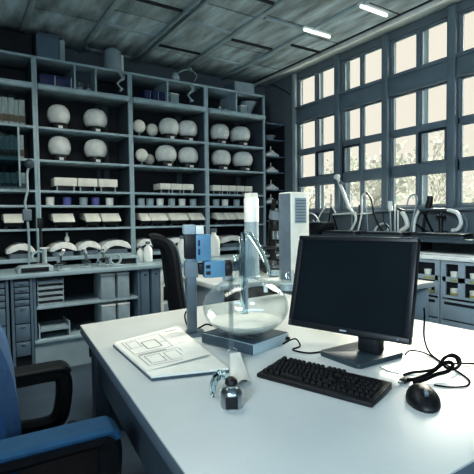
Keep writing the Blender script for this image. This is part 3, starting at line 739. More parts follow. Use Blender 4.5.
for (px, Y, lab, s) in ((274, 2.58, 'clear jar on the side table left of the white tower', .85), (287, 2.02, 'clear jar on the side table beside the monitor edge', .9), (228, 2.62, 'clear jar on the side table behind the flask neck', .8)):
    CJ.put(lab, (onY(px, 285, Y).x, Y, ZD+.001), scale=s, group='clear jars on the side tables')

# ------------------------------------------------------------------ black chair beyond the table
cl = (1.085, 2.53)
t = thing('office_chair', 'tall black office chair seen side-on behind the front table', 'chair', (cl[0], cl[1], 0), R(-110))
# local: faces -y ; side profile lies in (y,z)
prof = [(.07, .50), (.075, .60), (.055, .75), (.04, .88), (.03, .98), (.015, 1.04), (-.01, 1.075), (-.05, 1.09), (-.075, 1.085)]
MB().sweep([(0, y, z) for y, z in prof], (1, 0, 0), .40, .075, smooth=5, bev=.3).build('backrest', 'black_soft', t)
MB().sweep([(0, y+.05, z+.004) for y, z in prof[:-2]], (1, 0, 0), .30, .018, smooth=5).build('back_shell', 'slate', t)
MB().prism(rrect(-.24, .24, -.44, .03, .08), .44, .51, 'Z', bev=.02).build('seat', 'black_soft', t)
MB().sweep([(0, -.1, .43), (0, .08, .43), (0, .105, .47), (0, .11, .6)], (1, 0, 0), .07, .02, smooth=4).build('back_bracket', 'black', t)
MB().cyl((0, -.2, .1), (0, -.2, .4395), .028, seg=18).build('column', 'steel', t)
for k in range(5):
    a = 2*PI*k/5
    l = MB().sweep([(0, -.2, .11), (.27*math.sin(a), -.2+.27*math.cos(a), .075)], (math.cos(a), -math.sin(a), 0), .05, .03).build('base_arm', 'black', t)
    MB().cyl((.27*math.sin(a)-.02*math.cos(a), -.2+.27*math.cos(a)+.02*math.sin(a), .03), (.27*math.sin(a)+.02*math.cos(a), -.2+.27*math.cos(a)-.02*math.sin(a), .03), .03, seg=16).build('castor', 'black', l)

# ------------------------------------------------------------------ front table
TZ = .75
TP = [(.456, 2.016), (1.693, 2.124), (1.786, .448), (.318, .448)]      # tabletop outline (slightly splayed)
tcx, tcy = 1.05, 1.25
t = thing('laboratory_table', 'large white laboratory table with the computer and the flask', 'table', (tcx, tcy, 0))
PL = [(x-tcx, y-tcy) for x, y in TP]
def shr(k): return [(x*(1-k/abs(x)), y*(1-k/abs(y))) for x, y in PL]
MB().prism(PL, TZ-.006, TZ, 'Z', bev=.002).build('tabletop', 'table', t)
MB().prism(PL, TZ-.04, TZ-.0061, 'Z', bev=.002).build('edge_band', 'table_edge', t)
for (x, y) in shr(.065): MB().bx(x-.03, x+.03, y-.03, y+.03, 0, TZ-.0405, bev=.004).build('leg', 'table_leg', t)
Q = shr(.065)
def rail(p, q, z0, name):
    p, q = Vector((*p, 0)), Vector((*q, 0)); e = (q-p).normalized(); p += e*.035; q -= e*.035; m = (p+q)/2
    MB().box((m.x, m.y, (z0+TZ-.0405)/2), ((q-p).length, .02, TZ-.0405-z0), rz=math.atan2(e.y, e.x)).build(name, 'table_leg', t)
rail(Q[0], Q[3], .50, 'apron'); rail(Q[1], Q[2], .60, 'apron'); rail(Q[0], Q[1], .25, 'modesty_panel')
ZT1 = TZ+.0005

# monitor ----------------------------------------------------------------
th = R(18); d = Vector((math.sin(th), -math.cos(th), 0)); n = Vector((-math.cos(th), -math.sin(th), 0))   # width axis, facing axis
base = Vector((1.134, 1.000, ZT1))
t = thing('computer_monitor', 'black widescreen computer monitor on the white table', 'monitor', base, math.atan2(d.y, d.x))
# local: +x = picture right, +y = back, -y faces the viewer
b = MB().prism(rrect(-.0875, .0875, -.11, .11, .012), 0, .016, 'Z', bev=.004)
bmesh.ops.rotate(b.bm, cent=(0, 0, 0), matrix=Matrix.Rotation(R(-18), 3, 'Z'), verts=b.bm.verts); b.build('base', 'base_slate', t)
nk = onZ(368, 353, TZ+.016)-base; nx_, ny_ = nk.dot(d), -nk.dot(n)
MB().bx(nx_-.037, nx_+.037, ny_, ny_+.05, .0165, .085, bev=.006).build('neck', 'black', t)
MB().bx(nx_-.03, nx_+.03, ny_-.004, ny_-.0004, .02, .066, bev=.0015).build('neck_front', 'bezel', t)
tilt = Matrix.Rotation(R(-15), 3, 'X')
pan = bpy.data.objects.new('panel', None)
P0 = Vector((1.11, .985, 0)) + d*(-.061)
loc = Vector(((P0-base).dot(d), -(P0-base).dot(n), .823-ZT1))
W2, H2, FR = .2195, .338, .021
mt = Matrix.Translation(loc) @ tilt.to_4x4()
def mpart(b, name, m, par=t, **k):
    bmesh.ops.transform(b.bm, matrix=mt, verts=b.bm.verts); return b.build(name, m, par, **k)
b = MB(); b.bx(-W2, W2, 0, .032, 0, FR, .003); b.bx(-W2, W2, 0, .032, H2-FR*.8, H2, .003); b.bx(-W2, -W2+FR*.9, 0, .032, FR+.0003, H2-FR*.8-.0003, .002); b.bx(W2-FR*.9, W2, 0, .032, FR+.0003, H2-FR*.8-.0003, .002)
bz = mpart(b, 'bezel', 'bezel')
mpart(MB().bx(-W2+FR*.9, W2-FR*.9, .006, .012, FR, H2-FR*.8), 'screen', 'screen')
mpart(MB().bx(-W2+.006, W2-.006, .0325, .05, .006, H2-.006, .008).bx(-.13, .13, .0505, .075, .05, .27, .015), 'rear_case', 'black')
mpart(MB().bx(-.012, .012, -.0012, -.0002, .008, .013), 'badge', 'pale', bz)
mpart(MB().cyl((W2-.035, -.0015, .01), (W2-.035, -.0001, .01), .003, seg=10), 'power_button', 'grey', bz)

# keyboard ---------------------------------------------------------------
kz = TZ+.010
A, B_, D_, E_ = onZ(257, 378, kz), onZ(368.5, 410, kz), onZ(281, 358.5, kz), onZ(395, 383, kz)
kc = (A+B_+D_+E_)/4; kd = ((B_-A)+(E_-D_)).normalized()
KL = ((B_-A).length+(E_-D_).length)/2; KW = .138
t = thing('computer_keyboard', 'black full-size keyboard in front of the monitor', 'keyboard', (kc.x, kc.y, ZT1), math.atan2(kd.y, kd.x))
MB().prism([(-KW/2, 0), (-KW/2, .012), (KW/2, .024), (KW/2, .004)], -KL/2, KL/2, 'X', bev=.003).build('case', 'black', t)
kproto = {}
slope = math.atan2(.012, KW)
def key(x, y, w):
    k = round(w, 3)
    z = .0125+.012*(y+KW/2)/KW
    if k not in kproto:
        b = MB(); tt = bmesh.new(); bmesh.ops.create_cube(tt, size=1)
        for v in tt.verts:
            s = .8 if v.co.z > 0 else 1
            v.co = Vector((v.co.x*(w-.0022)*(s if w < .03 else .94 if v.co.z > 0 else 1), v.co.y*.0155*s, v.co.z*.008+.004))
        bmesh.ops.bevel(tt, geom=tt.edges[:], offset=.0012, segments=1, affect='EDGES'); b._take(tt)
        o = b.build('key', 'key', t); kproto[k] = o
    else:
        o = kproto[k].copy(); C.objects.link(o); o.parent = t
    o.location = (x, y, z); o.rotation_euler = (slope, 0, 0)
u = (KL-.02)/22.6
rows = [(.058, [0, 1.6, 2.6, 3.6, 4.6, 6, 7, 8, 9, 10.6, 11.6, 12.6, 13.6]), (.030, [k for k in range(13)]), (.0125, [.5+k for k in range(13)]), (-.005, [.7+k for k in range(12)]), (-.0225, [1.2+k for k in range(11)])]
X0 = -KL/2+.012+u/2-.003
for y, ks in rows:
    for k in ks: key(X0+k*u, y, u)
key(X0+13.5*u, .030, 1.8*u); key(X0+13.3*u, -.005, 1.9*u); key(X0+.05*u, -.0225, 1.2*u); key(X0+12.9*u, -.0225, 2.2*u)
for k, wv in ((.1, 1.3), (1.5, 1.2), (2.8, 1.2), (9.6, 1.2), (10.9, 1.2), (12.2, 1.2), (13.5, 1.2)): key(X0+k*u, -.045, wv*u)
key(X0+6.2*u, -.045, 5.2*u)
for cx in range(3):
    key(X0+(15.1+cx)*u, .030, u); key(X0+(15.1+cx)*u, .0125, u); key(X0+(15.1+cx)*u, -.045, u)
key(X0+16.1*u, -.0225, u)
for cx in range(4):
    for y in (.030, .0125, -.005, -.0225, -.045): key(X0+(18.5+cx)*u, y, u)

# mouse ------------------------------------------------------------------
mc = onZ(424, 405, TZ)
t = thing('computer_mouse', 'black computer mouse right of the keyboard', 'mouse', (mc.x+.012, mc.y+.012, ZT1), math.atan2(kd.y, kd.x)+R(-62))
def mouse_shape(x0, x1, ofs):
    tt = bmesh.new(); bmesh.ops.create_uvsphere(tt, u_segments=28, v_segments=16, radius=1)
    for v in tt.verts:
        x, y, z = v.co
        h = .042*(1-.22*(x+.2)**2)
        wv = .034*(1-.12*x*x+.05*x)
        v.co = Vector((x*.068, y*wv*1.18, (max(z, -.12)+.12)*h/1.12))
    return tt
MB()._take(mouse_shape(0, 1, 0)).build('body', 'black', t)
MB().cyl((.035, -.004, .0365), (.035, .004, .0365), .0085, seg=16).build('scroll_wheel', 'grey', t)
MB().tube([(.061, 0, .022), (.035, 0, .041), (.0, 0, .0455)], .0008, 6, smooth=4).build('button_seam', 'bezel', t)

# flask on its slab --------------------------------------------------------
Lp, Fp, Rp = onZ(205, 343.5, TZ), onZ(257, 357, TZ), onZ(286, 342, TZ)
sc = (Lp+Rp)/2; sd = (Fp-Lp).normalized(); sw = (Fp-Lp).length; sdep = abs((Rp-Fp).dot(Vector((-sd.y, sd.x, 0))))
t = thing('magnetic_stirrer', 'low slate-blue and pale stirrer plate under the glass flask', 'stirrer plate', (sc.x, sc.y, ZT1), math.atan2(sd.y, sd.x))
# which side is the front: towards the left of the view
MB().bx(-sw/2, sw/2, -sdep/2, sdep/2, 0, .0375, bev=.004).build('housing', 'pale', t)
MB().bx(-sw/2+.002, sw/2-.002, -sdep/2-.006, -sdep/2-.0003, .003, .037, bev=.002).build('front_panel', 'slate', t)
MB().bx(-sw/2+.004, sw/2-.004, -sdep/2+.004, sdep/2-.004, .0377, .040).build('top_plate', 'slate', t)
MB().cyl((sw/2+.0003, sdep*.42, .02), (sw/2+.012, sdep*.42, .02), .007, seg=12).build('socket', 'black', t)
FC = Vector((.884, 1.322, ZT1+.0405))
t = thing('glass_flask', 'big squat round glass flask with milky liquid on the stirrer plate', 'flask', FC)
RF, HF = .156, .106
def ell(r, h, a0, a1, n, z): return [(r*math.cos(a0+(a1-a0)*k/n), z+h*math.sin(a0+(a1-a0)*k/n)) for k in range(n+1)]
zc = HF+.0
an = math.acos(.040/RF)
outer = [(0, .0)]+[(r, z) for r, z in ell(RF, HF, -PI/2+.30, an, 30, zc)]+[(.039, zc+HF+.012), (.038, zc+HF+.07), (.044, zc+HF+.078)]
inner = [(.036, zc+HF+.078), (.034, zc+HF+.07), (.0355, zc+HF+.008)]+[(r-.0045, z) for r, z in ell(RF, HF-.004, an-.02, -PI/2+.34, 30, zc)]+[(0, .0065)]
outer[1] = (outer[1][0], .0)
MB().lathe(outer+inner, seg=56).build('glass_body', 'glass', t, ang=60)
lz = .053
rl = RF*math.sqrt(max(0, 1-((lz-zc)/HF)**2))-.0065
liq = [(0, .009)]+[(r-.0068, z+.001) for r, z in ell(RF, HF-.004, -PI/2+.36, math.asin((lz-zc)/HF), 12, zc)]
liq = [(r, max(.009, z)) for r, z in liq]+[(0, liq[-1][1])]
MB().lathe(liq, seg=48).build('liquid', 'liquid', t)
# tubes reaching out of the neck
def gtube(pts, r, name='glass_tube', m='glass_thick', smooth=5):
    return MB().tube([Vector(p) for p in pts], r, 12, smooth=smooth).build(name, m, t)
gtube([(-.012, 0, .08), (-.014, 0, .20), (-.012, .0, .30), (-.008, 0, .375)], .010)
gtube([(.010, .008, .075), (.010, .006, .22), (.012, 0, .345)], .006, 'stirring_rod', 'pale')
gtube([(-.004, 0, .377), (.02, -.01, .365), (.055, -.03, .30), (.078, -.035, .245), (.08, -.036, .22)], .009)
MB().lathe([(.026, .215), (.028, .215), (.030, .35), (.024, .355), (.022, .35), (.022, .216)], seg=28, closed=True).build('neck_insert', 'glass_thin', t)
MB().lathe([(0, .15), (.008, .15), (.008, .175), (0, .175)], (.085, -.01, 0), seg=12).build('float', 'white', t)
t2 = thing('measuring_tube', 'tall slim glass tube standing in front of the round flask', 'glass tube', (onY(234, 335, FC.y-.135).x-.01, FC.y-.135, ZT1+.0405))
MB().lathe([(0, 0), (.018, 0), (.018, .005), (.008, .012), (.0085, .245), (.0065, .245), (.006, .014), (0, .012)], seg=20).build('tube', 'glass_thin', t2)

# overhead stirrer on a square post -----------------------------------------
sp = onZ(193, 335, TZ); YS1 = sp.y
t = thing('overhead_stirrer', 'grey square post stand carrying a blue stirrer motor with black knob', 'overhead stirrer', (sp.x-.004, sp.y, ZT1), R(-20))
MB().prism(rrect(-.022, .05, -.035, .05, .01), 0, .012, 'Z', bev=.003).build('foot_plate', 'dark_steel', t)
MB().bx(-.019, .019, -.019, .019, .0125, .31, bev=.003).build('post', 'dark_steel', t)
MB().bx(-.026, .026, -.026, .026, .235, .30, bev=.004).build('clamp', 'grey', t)
MB().bx(-.025, .018, -.022, .022, .3105, .405, bev=.003).build('column', 'black', t)
MB().bx(-.03, .02, -.024, .024, .4055, .445, bev=.006).build('head_cap', 'pale', t)
MB().bx(.0205, .052, -.02, .02, .406, .44, bev=.004).build('head_cap', 'cream', t)
p = MB().bx(.0185, .078, -.028, .028, .30, .405, bev=.003).build('panel', 'blue', t)
for z in (.36, .325): MB().bx(.026, .034, -.0315, -.0285, z, z+.024, bev=.001).build('button', 'navy', p)
mo = MB().bx(.05, .135, -.03, .03, .232, .298, bev=.004).build('motor', 'blue', t)
MB().bx(.03, .0495, -.022, .022, .245, .29, bev=.004).build('coupling', 'black', t)
for z in (.245, .27): MB().bx(.056, .074, -.0335, -.0305, z, z+.014, bev=.001).build('button', 'black', mo)
MB().cyl((.1355, 0, .265), (.165, 0, .265), .034, seg=24, bev=.006).build('knob', 'black', mo)
cb = [onZ(px, py, TZ)+Vector((0, 0, dz)) for px, py, dz in ((190, 331, .09), (186, 326, .06), (185, 322, .02), (188, 327, .004), (196, 330, .004), (206, 329, .02), (212, 333, .03))]
tag(MB().tube(cb, .0035, 8, smooth=8).build('thin_cable', 'cable'), 'thin black cable looping round the stirrer post', 'cable')

# papers --------------------------------------------------------------------
a, b, c_, e = [onZ(x, y, TZ) for x, y in ((113, 347), (151.5, 381.5), (229, 373), (178, 329.5))]
def sheet(corners, z0, h, name, m, parent=None, curl=None, nx=1, ny=1, ofs=Vector((0, 0, 0))):
    A_, B2, C2, D2 = corners; bm_ = MB(); top = {}
    bot = {}
    for i in range(nx+1):
        for j in range(ny+1):
            u_, v_ = i/nx, j/ny
            p = A_*(1-u_)*(1-v_)+D2*u_*(1-v_)+B2*(1-u_)*v_+C2*u_*v_
            zc_ = curl(u_, v_) if curl else 0
            top[i, j] = bm_.bm.verts.new((p.x-ofs.x, p.y-ofs.y, z0+h+zc_)); bot[i, j] = bm_.bm.verts.new((p.x-ofs.x, p.y-ofs.y, z0+zc_))
    for i in range(nx):
        for j in range(ny):
            bm_.bm.faces.new([top[i, j], top[i+1, j], top[i+1, j+1], top[i, j+1]]); bm_.bm.faces.new([bot[i, j], bot[i, j+1], bot[i+1, j+1], bot[i+1, j]])
    for i in range(nx):
        for j in (0, ny): bm_.bm.faces.new([top[i, j], bot[i, j], bot[i+1, j], top[i+1, j]])
    for j in range(ny):
        for i in (0, nx): bm_.bm.faces.new([top[i, j], top[i, j+1], bot[i, j+1], bot[i, j]])
    return bm_.build(name, m, parent)
pc = (a+b+c_+e)/4; ofs = Vector((pc.x, pc.y, 0))
t = thing('booklet', 'thick booklet of drawings on the table left of the flask', 'booklet', (pc.x, pc.y, ZT1))
sheet((a, b, c_, e), 0, .008, 'back_cover', 'slate', t, ofs=ofs)
def inset(k): return tuple(pc+(p-pc)*k for p in (a, b, c_, e))
pg = sheet(inset(.992), .0082, .006, 'pages', 'paper', t, ofs=ofs)
tp = sheet((a+(e-a)*.02, b+(a-b)*.12+(c_-b)*.02, c_+(e-c_)*.22-(c_-b)*.07, e-(e-a)*.03), .0144, .0012, 'top_sheet', 'paper', t, curl=lambda u_, v_: .008*u_*v_, nx=6, ny=6, ofs=ofs)
ln = MB()
def L2(u0, v0, u1, v1, w_=.0012):
    def P(u_, v_):
        p = a*(1-u_)*(1-v_)+e*u_*(1-v_)+b*(1-u_)*v_+c_*u_*v_; return Vector((p.x-ofs.x, p.y-ofs.y, .0166+.008*u_*v_))
    p, q = P(u0, v0), P(u1, v1); s_ = (q-p).cross(Vector((0, 0, 1))).normalized()*w_
    ln.quad([p-s_, q-s_, q+s_, p+s_])
def RC(u0, v0, u1, v1, w_=.0012): L2(u0, v0, u1, v0, w_); L2(u1, v0, u1, v1, w_); L2(u1, v1, u0, v1, w_); L2(u0, v1, u0, v0, w_)
RC(.08, .08, .62, .46); RC(.30, .20, .50, .40, .0022); RC(.12, .12, .26, .3); RC(.1, .52, .66, .78); RC(.16, .56, .36, .74); RC(.42, .56, .6, .74)
L2(.08, .3, .3, .3); L2(.5, .3, .62, .3); L2(.36, .65, .42, .65)
for k in range(7): L2(.72, .08+k*.085, .92, .08+k*.085+.01, .003 if k == 0 else .001)
for k in range(4): L2(.12, .49+.0*k+k*.008, .5, .49+k*.008, .0007)
ln.build('printed_lines', 'ink', tp)
q = [onZ(x, y, TZ) for x, y in ((230, 361), (240, 359), (252, 384), (231, 390))]
pc2 = (q[0]+q[1]+q[2]+q[3])/4; o2 = Vector((pc2.x, pc2.y, 0))
t = thing('curled_sheet', 'loose white sheet curling at its free corner beside the booklet', 'paper', (pc2.x, pc2.y, ZT1))
sheet((q[0]-o2*0, q[3], q[2], q[1]), .0225, .0012, 'sheet', 'paper', t, curl=lambda u_, v_: -.0195*min(1, 1.6*v_)+.016*math.sin(PI*min(1, max(0, (u_-.1)/.9)))*(v_**1.5), nx=10, ny=10, ofs=o2)

# small glass bottle and prism ------------------------------------------------
p = onZ(232, 409, TZ)
t = thing('small_bottle', 'small glass bottle with black label and stopper on the front of the table', 'bottle', (p.x+.006, p.y+.012, ZT1), R(-30)); t.scale = (1.15, 1.15, 1.2)
MB().lathe([(0, 0), (.021, 0), (.0235, .003), (.0235, .030), (.019, .038), (.012, .042), (.012, .046), (.010, .046), (.010, .041), (.017, .036), (.0205, .03), (.0205, .004), (0, .004)], seg=32).build('body', 'steel', t)
MB().bx(-.013, .013, -.0252, -.0236, .004, .029, bev=.0006).build('label_plate', 'black', t)
MB().lathe([(0, .0465), (.012, .0465), (.014, .05), (.012, .058), (.006, .062), (0, .062)], seg=24).build('stopper', 'black', t)
p = onZ(224, 396, TZ)
t = thing('glass_arch', 'clear arched glass lid standing behind the small bottle', 'glass lid', (p.x, p.y+.012, ZT1), R(-18)); t.scale = (1.25, 1.2, 1.35)
arch = [(-.024, 0), (-.023, .022), (-.017, .038), (-.004, .047), (.010, .043), (.020, .030), (.025, 0), (.017, 0), (.014, .024), (.007, .034), (-.003, .037), (-.011, .031), (-.016, .018), (-.017, 0)]
MB().prism(arch, -.012, .012, 'Y', bev=.0015).build('lid', 'glass_thick', t)

# cables on the table ---------------------------------------------------------
def cab(pts, r, label, m='cable', name='cable'):
    P = [onZ(x, y, TZ+z)if True else 0 for x, y, z in pts]
    return tag(MB().tube(P, r, 8, smooth=8).build(name, m), label, 'cable')
zz = .005
cab([(424, 308, .13), (424.5, 318, .09), (424, 336, .035), (428, 350, .020), (436, 358.5, .016), (446, 363.2, .010), (462, 363.6, .006), (476, 363.5, .003)], .0030, 'black power cable dropping behind the monitor and running off to the right')
cab([(405, 355.0, .0035), (407, 352.5, .012), (411, 350.5, .014), (422, 352, .006), (432, 356.5, .0032), (440, 361, .0032), (450, 367, .0032), (463, 375, .0032), (469.5, 381, .0032), (466, 386, .0032), (450, 387, .0032), (434, 385, .0032)], .0026, 'black video cable arching from the monitor base, looping low at the right')
cab([(404, 375, zz), (412, 372.5, zz), (426, 371, .008), (436, 368, .016), (445, 358, .030), (452, 354.5, .032), (459, 358, .022), (460, 364, .016), (454, 369, .015), (446, 367.5, .020), (442, 361, .032), (447, 356.5, .038), (455, 357, .034), (458, 362, .026)], .0042, 'thick black cable wound into a coil right of the monitor')
cab([(407, 380, .010), (416, 379, .014), (426, 375, .016), (434, 370.5, .026), (442, 364.5, .040), (449, 362, .044), (453, 365, .036), (448, 371, .022), (436, 374.5, .016), (425, 379.5, .012), (414, 382.5, .010)], .0052, 'thick black cable bundle in front of the coil, behind the mouse')
cab([(380, 367, .003), (388, 371, .003), (399, 373.5, .003)], .002, 'thin grey cable lying by the right corner of the monitor base', 'cable_grey')
t = thing('cable_plug', 'small black plug at the end of the cable bundle beside the mouse', 'plug', onZ(405, 382, ZT1), R(10))
MB().bx(-.018, .018, -.009, .009, 0, .012, bev=.003).build('body', 'black', t); MB().bx(-.03, -.0185, -.006, .006, .003, .009).build('contact', 'steel', t)
cab([(283, 344, .02), (288, 341, .025), (296, 339, .02), (300, 346, .006), (293, 349, .003), (296, 351, .003), (310, 353, .003), (325, 351, .003)], .0028, 'black cable from the stirrer plate to the monitor base')

# ------------------------------------------------------------------ blue armchair
t = thing('blue_armchair', 'blue upholstered armchair with closed-loop arms at the near left', 'chair', (-.005, 1.555, 0), R(-4))
AZ = .65
def arm(yc, w_, dx):
    pts = [(-.12, AZ-.035), (.10, AZ-.035), (.33+dx, AZ-.03), (.365+dx, AZ-.045), (.375+dx, AZ-.085), (.368+dx, AZ-.16), (.35+dx, AZ-.215), (.30+dx, AZ-.235), (.12, AZ-.225), (-.05, AZ-.20)]
    o = MB().sweep([(x, yc, z) for x, z in pts], (0, 1, 0), w_*.6, .06, smooth=4).build('armrest', 'black', t)
    MB().sweep([(-.14, yc, AZ-.012), (.1, yc, AZ-.011), (.34+dx, yc, AZ-.008), (.375+dx, yc, AZ-.013), (.39+dx, yc, AZ-.028)], (0, 1, 0), w_, .024, smooth=5, bev=.35).build('arm_pad', 'blue_arm' if yc < 0 else 'black', o)  # light difference between near and far pad put into their colours
arm(-.315, .10, 0); arm(.295, .10, -.045)
MB().sweep([(.07, 0, .42), (.11, 0, .56), (.108, 0, .68), (.088, 0, .80), (.05, 0, .90)], (0, 1, 0), .44, .09, smooth=6, bev=.45).build('backrest', 'blue_seat', t)
MB().prism(rrect(.0, .40, -.24, .24, .05), .33, .41, 'Z', bev=.025).build('seat', 'black_soft', t)
MB().bx(.02, .38, -.22, .22, .30, .329, bev=.006).build('seat_frame', 'black', t)
for sx_ in (.05, .35):
    for sy in (-.27, .24): MB().cyl((sx_, sy, 0), (sx_, sy, .43), .016, seg=12).build('leg', 'black', t)

# ------------------------------------------------------------------ window bench
XB, ZB = 3.02, .92
t = thing('window_worktop', 'long pale worktop of the bench under the windows', 'worktop')
MB().bx(XB-.004, XW-.002, -.3, 4.0, ZB-.03, ZB, bev=.003).build('top', 'grey', t); MB().bx(XB-.024, XB-.0045, -.3, 4.0, ZB-.03, ZB+.001, bev=.003).build('front_edge', 'white', t)
cabs = [(1.30, 1.58), (1.59, 1.905), (1.915, 2.15), (2.16, 2.55), (2.56, 2.95)]
cl_ = ['nearest grey cupboard of the window bench, right of the one with four openings', 'grey bench cupboard with four glazed openings, right of the white side table', 'grey bench cupboard with two glazed openings, just above the white side table', 'grey bench cupboard hidden behind the monitor right half', 'grey bench cupboard far along the window bench behind the monitor left half']
def mk_pot():
    t = thing('white_cup', '', 'cup')
    MB().lathe([(0, 0), (.022, 0), (.03, .05), (.026, .05), (.019, .006), (0, .006)], seg=18).build('cup', 'cream', t)
    MB().lathe([(0, .0065), (.018, .0065), (.021, .03), (0, .03)], seg=16).build('content', 'grey', t)
    return t
PT = Kind(mk_pot)
for k, (y0, y1) in enumerate(cabs):
    t = thing('bench_cupboard', cl_[k], 'cabinet', (XB, (y0+y1)/2, 0)); h = (y1-y0)/2
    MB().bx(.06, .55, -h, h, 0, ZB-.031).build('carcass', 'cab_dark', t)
    for s in (-1, 1): MB().bx(.0, .0595, s*h, s*h-s*.012, 0, ZB-.031).build('side_panel', 'cab_light', t)
    # glazed front: panel with openings (bars)
    f = MB(); ya, yb = -h+.013, h-.013; z0, z1 = .615, ZB-.033; zm = (z0+z1)/2
    cols = [(ya, yb)] if yb-ya < .25 else [(ya, 0), (0, yb)]
    f.bx(.0, .01, ya, yb, z1-.025, z1); f.bx(0, .01, ya, yb, z0, z0+.02); f.bx(0, .01, ya, yb, zm-.018, zm+.018)
    for (p_, q_) in cols:
        f.bx(0, .01, p_, p_+.025, z0+.02, z1-.025); f.bx(0, .01, q_-.025, q_, z0+.02, z1-.025)
    f.build('front_frame', 'cab_light', t)
    MB().bx(.03, .058, ya, yb, zm-.012, zm-.002).build('inner_shelf', 'cab', t)
    MB().bx(.03, .058, ya, yb, z0, z0+.01).build('inner_shelf', 'cab', t)
    for (p_, q_) in cols:
        for zq in (zm-.006, z0+.03): MB().bx(-.003, -.0005, p_+.03, (p_+q_)/2+.01, zq-.004, zq+.010).build('tape_label', 'yellow', t)
    d = MB().bx(-.004, .02, ya, yb, .455, .60, bev=.003).build('drawer', 'cab_light', t); MB().bx(-.008, -.0045, ya+.02, yb-.02, .565, .585).build('handle', 'cab_dark', d)
    d = MB().bx(-.004, .02, ya, yb, .10, .445, bev=.003).build('door', 'cab_light', t); MB().bx(-.012, -.0045, ya+.08, yb-.06, .395, .415).build('handle', 'black', d)
    MB().bx(.03, .05, ya, yb, 0, .095).build('plinth', 'cab_dark', t)
    if k in (1, 2):
        for ci, (p_, q_) in enumerate(cols):
            for zi, zq in enumerate((zm-.0015, z0+.0105)):
                PT.put('white cup in the %s%s glazed opening of the %s bench cupboard' % (('lower', 'upper')[zi == 0], '' if len(cols) == 1 else (' right', ' left')[ci], 'right' if k == 1 else 'left'), (XB+.034+.0, (y0+y1)/2+(p_+q_)/2, zq), scale=(.8, 1.0, 1.15), group='white cups in the bench cupboards')

# raised instrument shelf along the window wall
t = thing('raised_shelf', 'dark raised shelf running along the window bench', 'shelf')
ZR = 1.035
MB().bx(3.17, XW-.056, -.3, 3.9, ZR-.03, ZR, bev=.004).build('board', 'slate', t)
for y in (-.2, .5, 1.2, 1.75, 2.3, 3.0, 3.8): MB().bx(3.22, 3.5, y-.01, y+.01, ZB+.0005, ZR-.0305).build('support', 'black', t)
# papers on the bench under the shelf, and long flat trays on the shelf
def mk_tray():
    t = thing('instrument_tray', '', 'tray')
    MB().prism(rrect(-.12, .12, -.23, .23, .025), 0, .02, 'Z', bev=.004).build('base', 'slate', t)
    MB().prism(rrect(-.125, .125, -.235, .235, .03), .0205, .038, 'Z', bev=.005).build('rim', 'black', t)
    MB().prism(rrect(-.09, .09, -.2, .2, .02), .0385, .042, 'Z').build('inset', 'grey', t)
    return t
TR = Kind(mk_tray)
for y, lab in ((1.55, 'flat dark instrument tray at the right edge of the raised shelf'), (2.08, 'flat dark instrument tray under the white tube frame'), (2.62, 'flat dark instrument tray above the monitor right half'), (3.14, 'flat dark instrument tray above the monitor left half')):
    TR.put(lab, (3.33, y, ZR+.0005), 0, 1, 'dark trays on the raised shelf')
tag(MB().prism([(3.04, 1.50), (3.14, 1.48), (3.14, 2.18), (3.05, 2.2)], ZB+.0005, ZB+.012, 'Z').build('white_papers', 'paper'), 'long flat white papers on the bench below the raised shelf', 'paper')
t = thing('dark_console', 'black sloping console on the raised shelf right of the white tower', 'console', (3.3, 3.58, ZR+.0005))
MB().prism([(-.12, 0), (-.12, .05), (.0, .12), (.12, .12), (.12, 0)], -.2, .2, 'Y', bev=.01).build('case', 'black', t)
MB().bx(-.04, .08, -.12, .1, .1205, .13, bev=.004).build('keypad', 'grey', t)
MB().tube([(.0, -.1, .12), (-.02, -.05, .2), (-.02, .05, .22), (0, .12, .12)], .008, 8, smooth=6).build('handle', 'white', t)
# helper to lay tubes in a plane X = const above the shelf
def bt(name, label, cat, X, parts, foot=None):
    ys = [onX(px, py, X).y for p in parts for px, py in p[1]]
    y0 = onX(foot, 230, X).y if foot else sum(ys)/len(ys)
    zf = ZR+.001
    t = thing(name, label, cat, (X, y0, zf))
    for pn, pts, r, m in parts:
        P = [onX(px, py, X)-Vector((X, y0, zf)) for px, py in pts]
        P = [Vector((p.x, p.y, max(p.z, r))) for p in P]
        MB().tube(P, r, 10, smooth=6 if len(P) > 2 else 0).build(pn, m, t)
    return t
X1, X2, X3 = 3.47, 3.49, 3.51
t = bt('white_desk_lamp', 'white jointed desk lamp rising before the windows, left of the monitor top', 'lamp', X1, [('upper_arm', [(338, 179), (343, 192), (349, 208)], .018, 'white'), ('lower_arm', [(349, 208), (356, 218), (350, 232)], .013, 'white'), ('cross_bar', [(333, 214.5), (356, 213)], .010, 'white')], 348)
MB().ball(onX(337, 177, X1)-Vector(t.location), .032, (1, 1.2, 1)).build('head', 'white', t); MB().ball(onX(341, 183, X1)-Vector(t.location), .02).build('joint', 'grey', t)
MB().prism(rrect(-.005, .035, -.035, .035, .01), 0, .02, 'Z', bev=.003).build('base', 'grey', t)
bt('wire_tripod', 'thin dark tripod with white hose left of the white desk lamp', 'stand', X2, [('leg', [(331, 208), (338, 233)], .006, 'cable'), ('leg', [(331, 208), (327, 233)], .006, 'cable'), ('rod', [(331, 194), (331, 234)], .006, 'dark_steel'), ('hose', [(313, 231), (320, 215), (328, 204), (333, 208), (336, 214)], .009, 'white'), ('hose', [(313, 220), (321, 230), (330, 236)], .008, 'white')])
bt('hose_arch', 'tall inverted U hose arch, half white half black, above the monitor', 'hose', X1, [('white_side', [(358, 231), (362, 212), (362, 197), (366, 192.5)], .010, 'white'), ('black_side', [(366, 192.5), (371, 199), (374, 214), (379, 226), (384, 232)], .009, 'black')])
bt('retort_stand', 'dark rod stand with white clamp bar between hose arch and bulb clamp', 'stand', X2, [('rod', [(359.5, 205), (359.5, 234)], .011, 'black'), ('bar', [(357.5, 214), (372, 213)], .008, 'white'), ('rod', [(366, 198), (368, 232)], .006, 'pale')], 359.5)
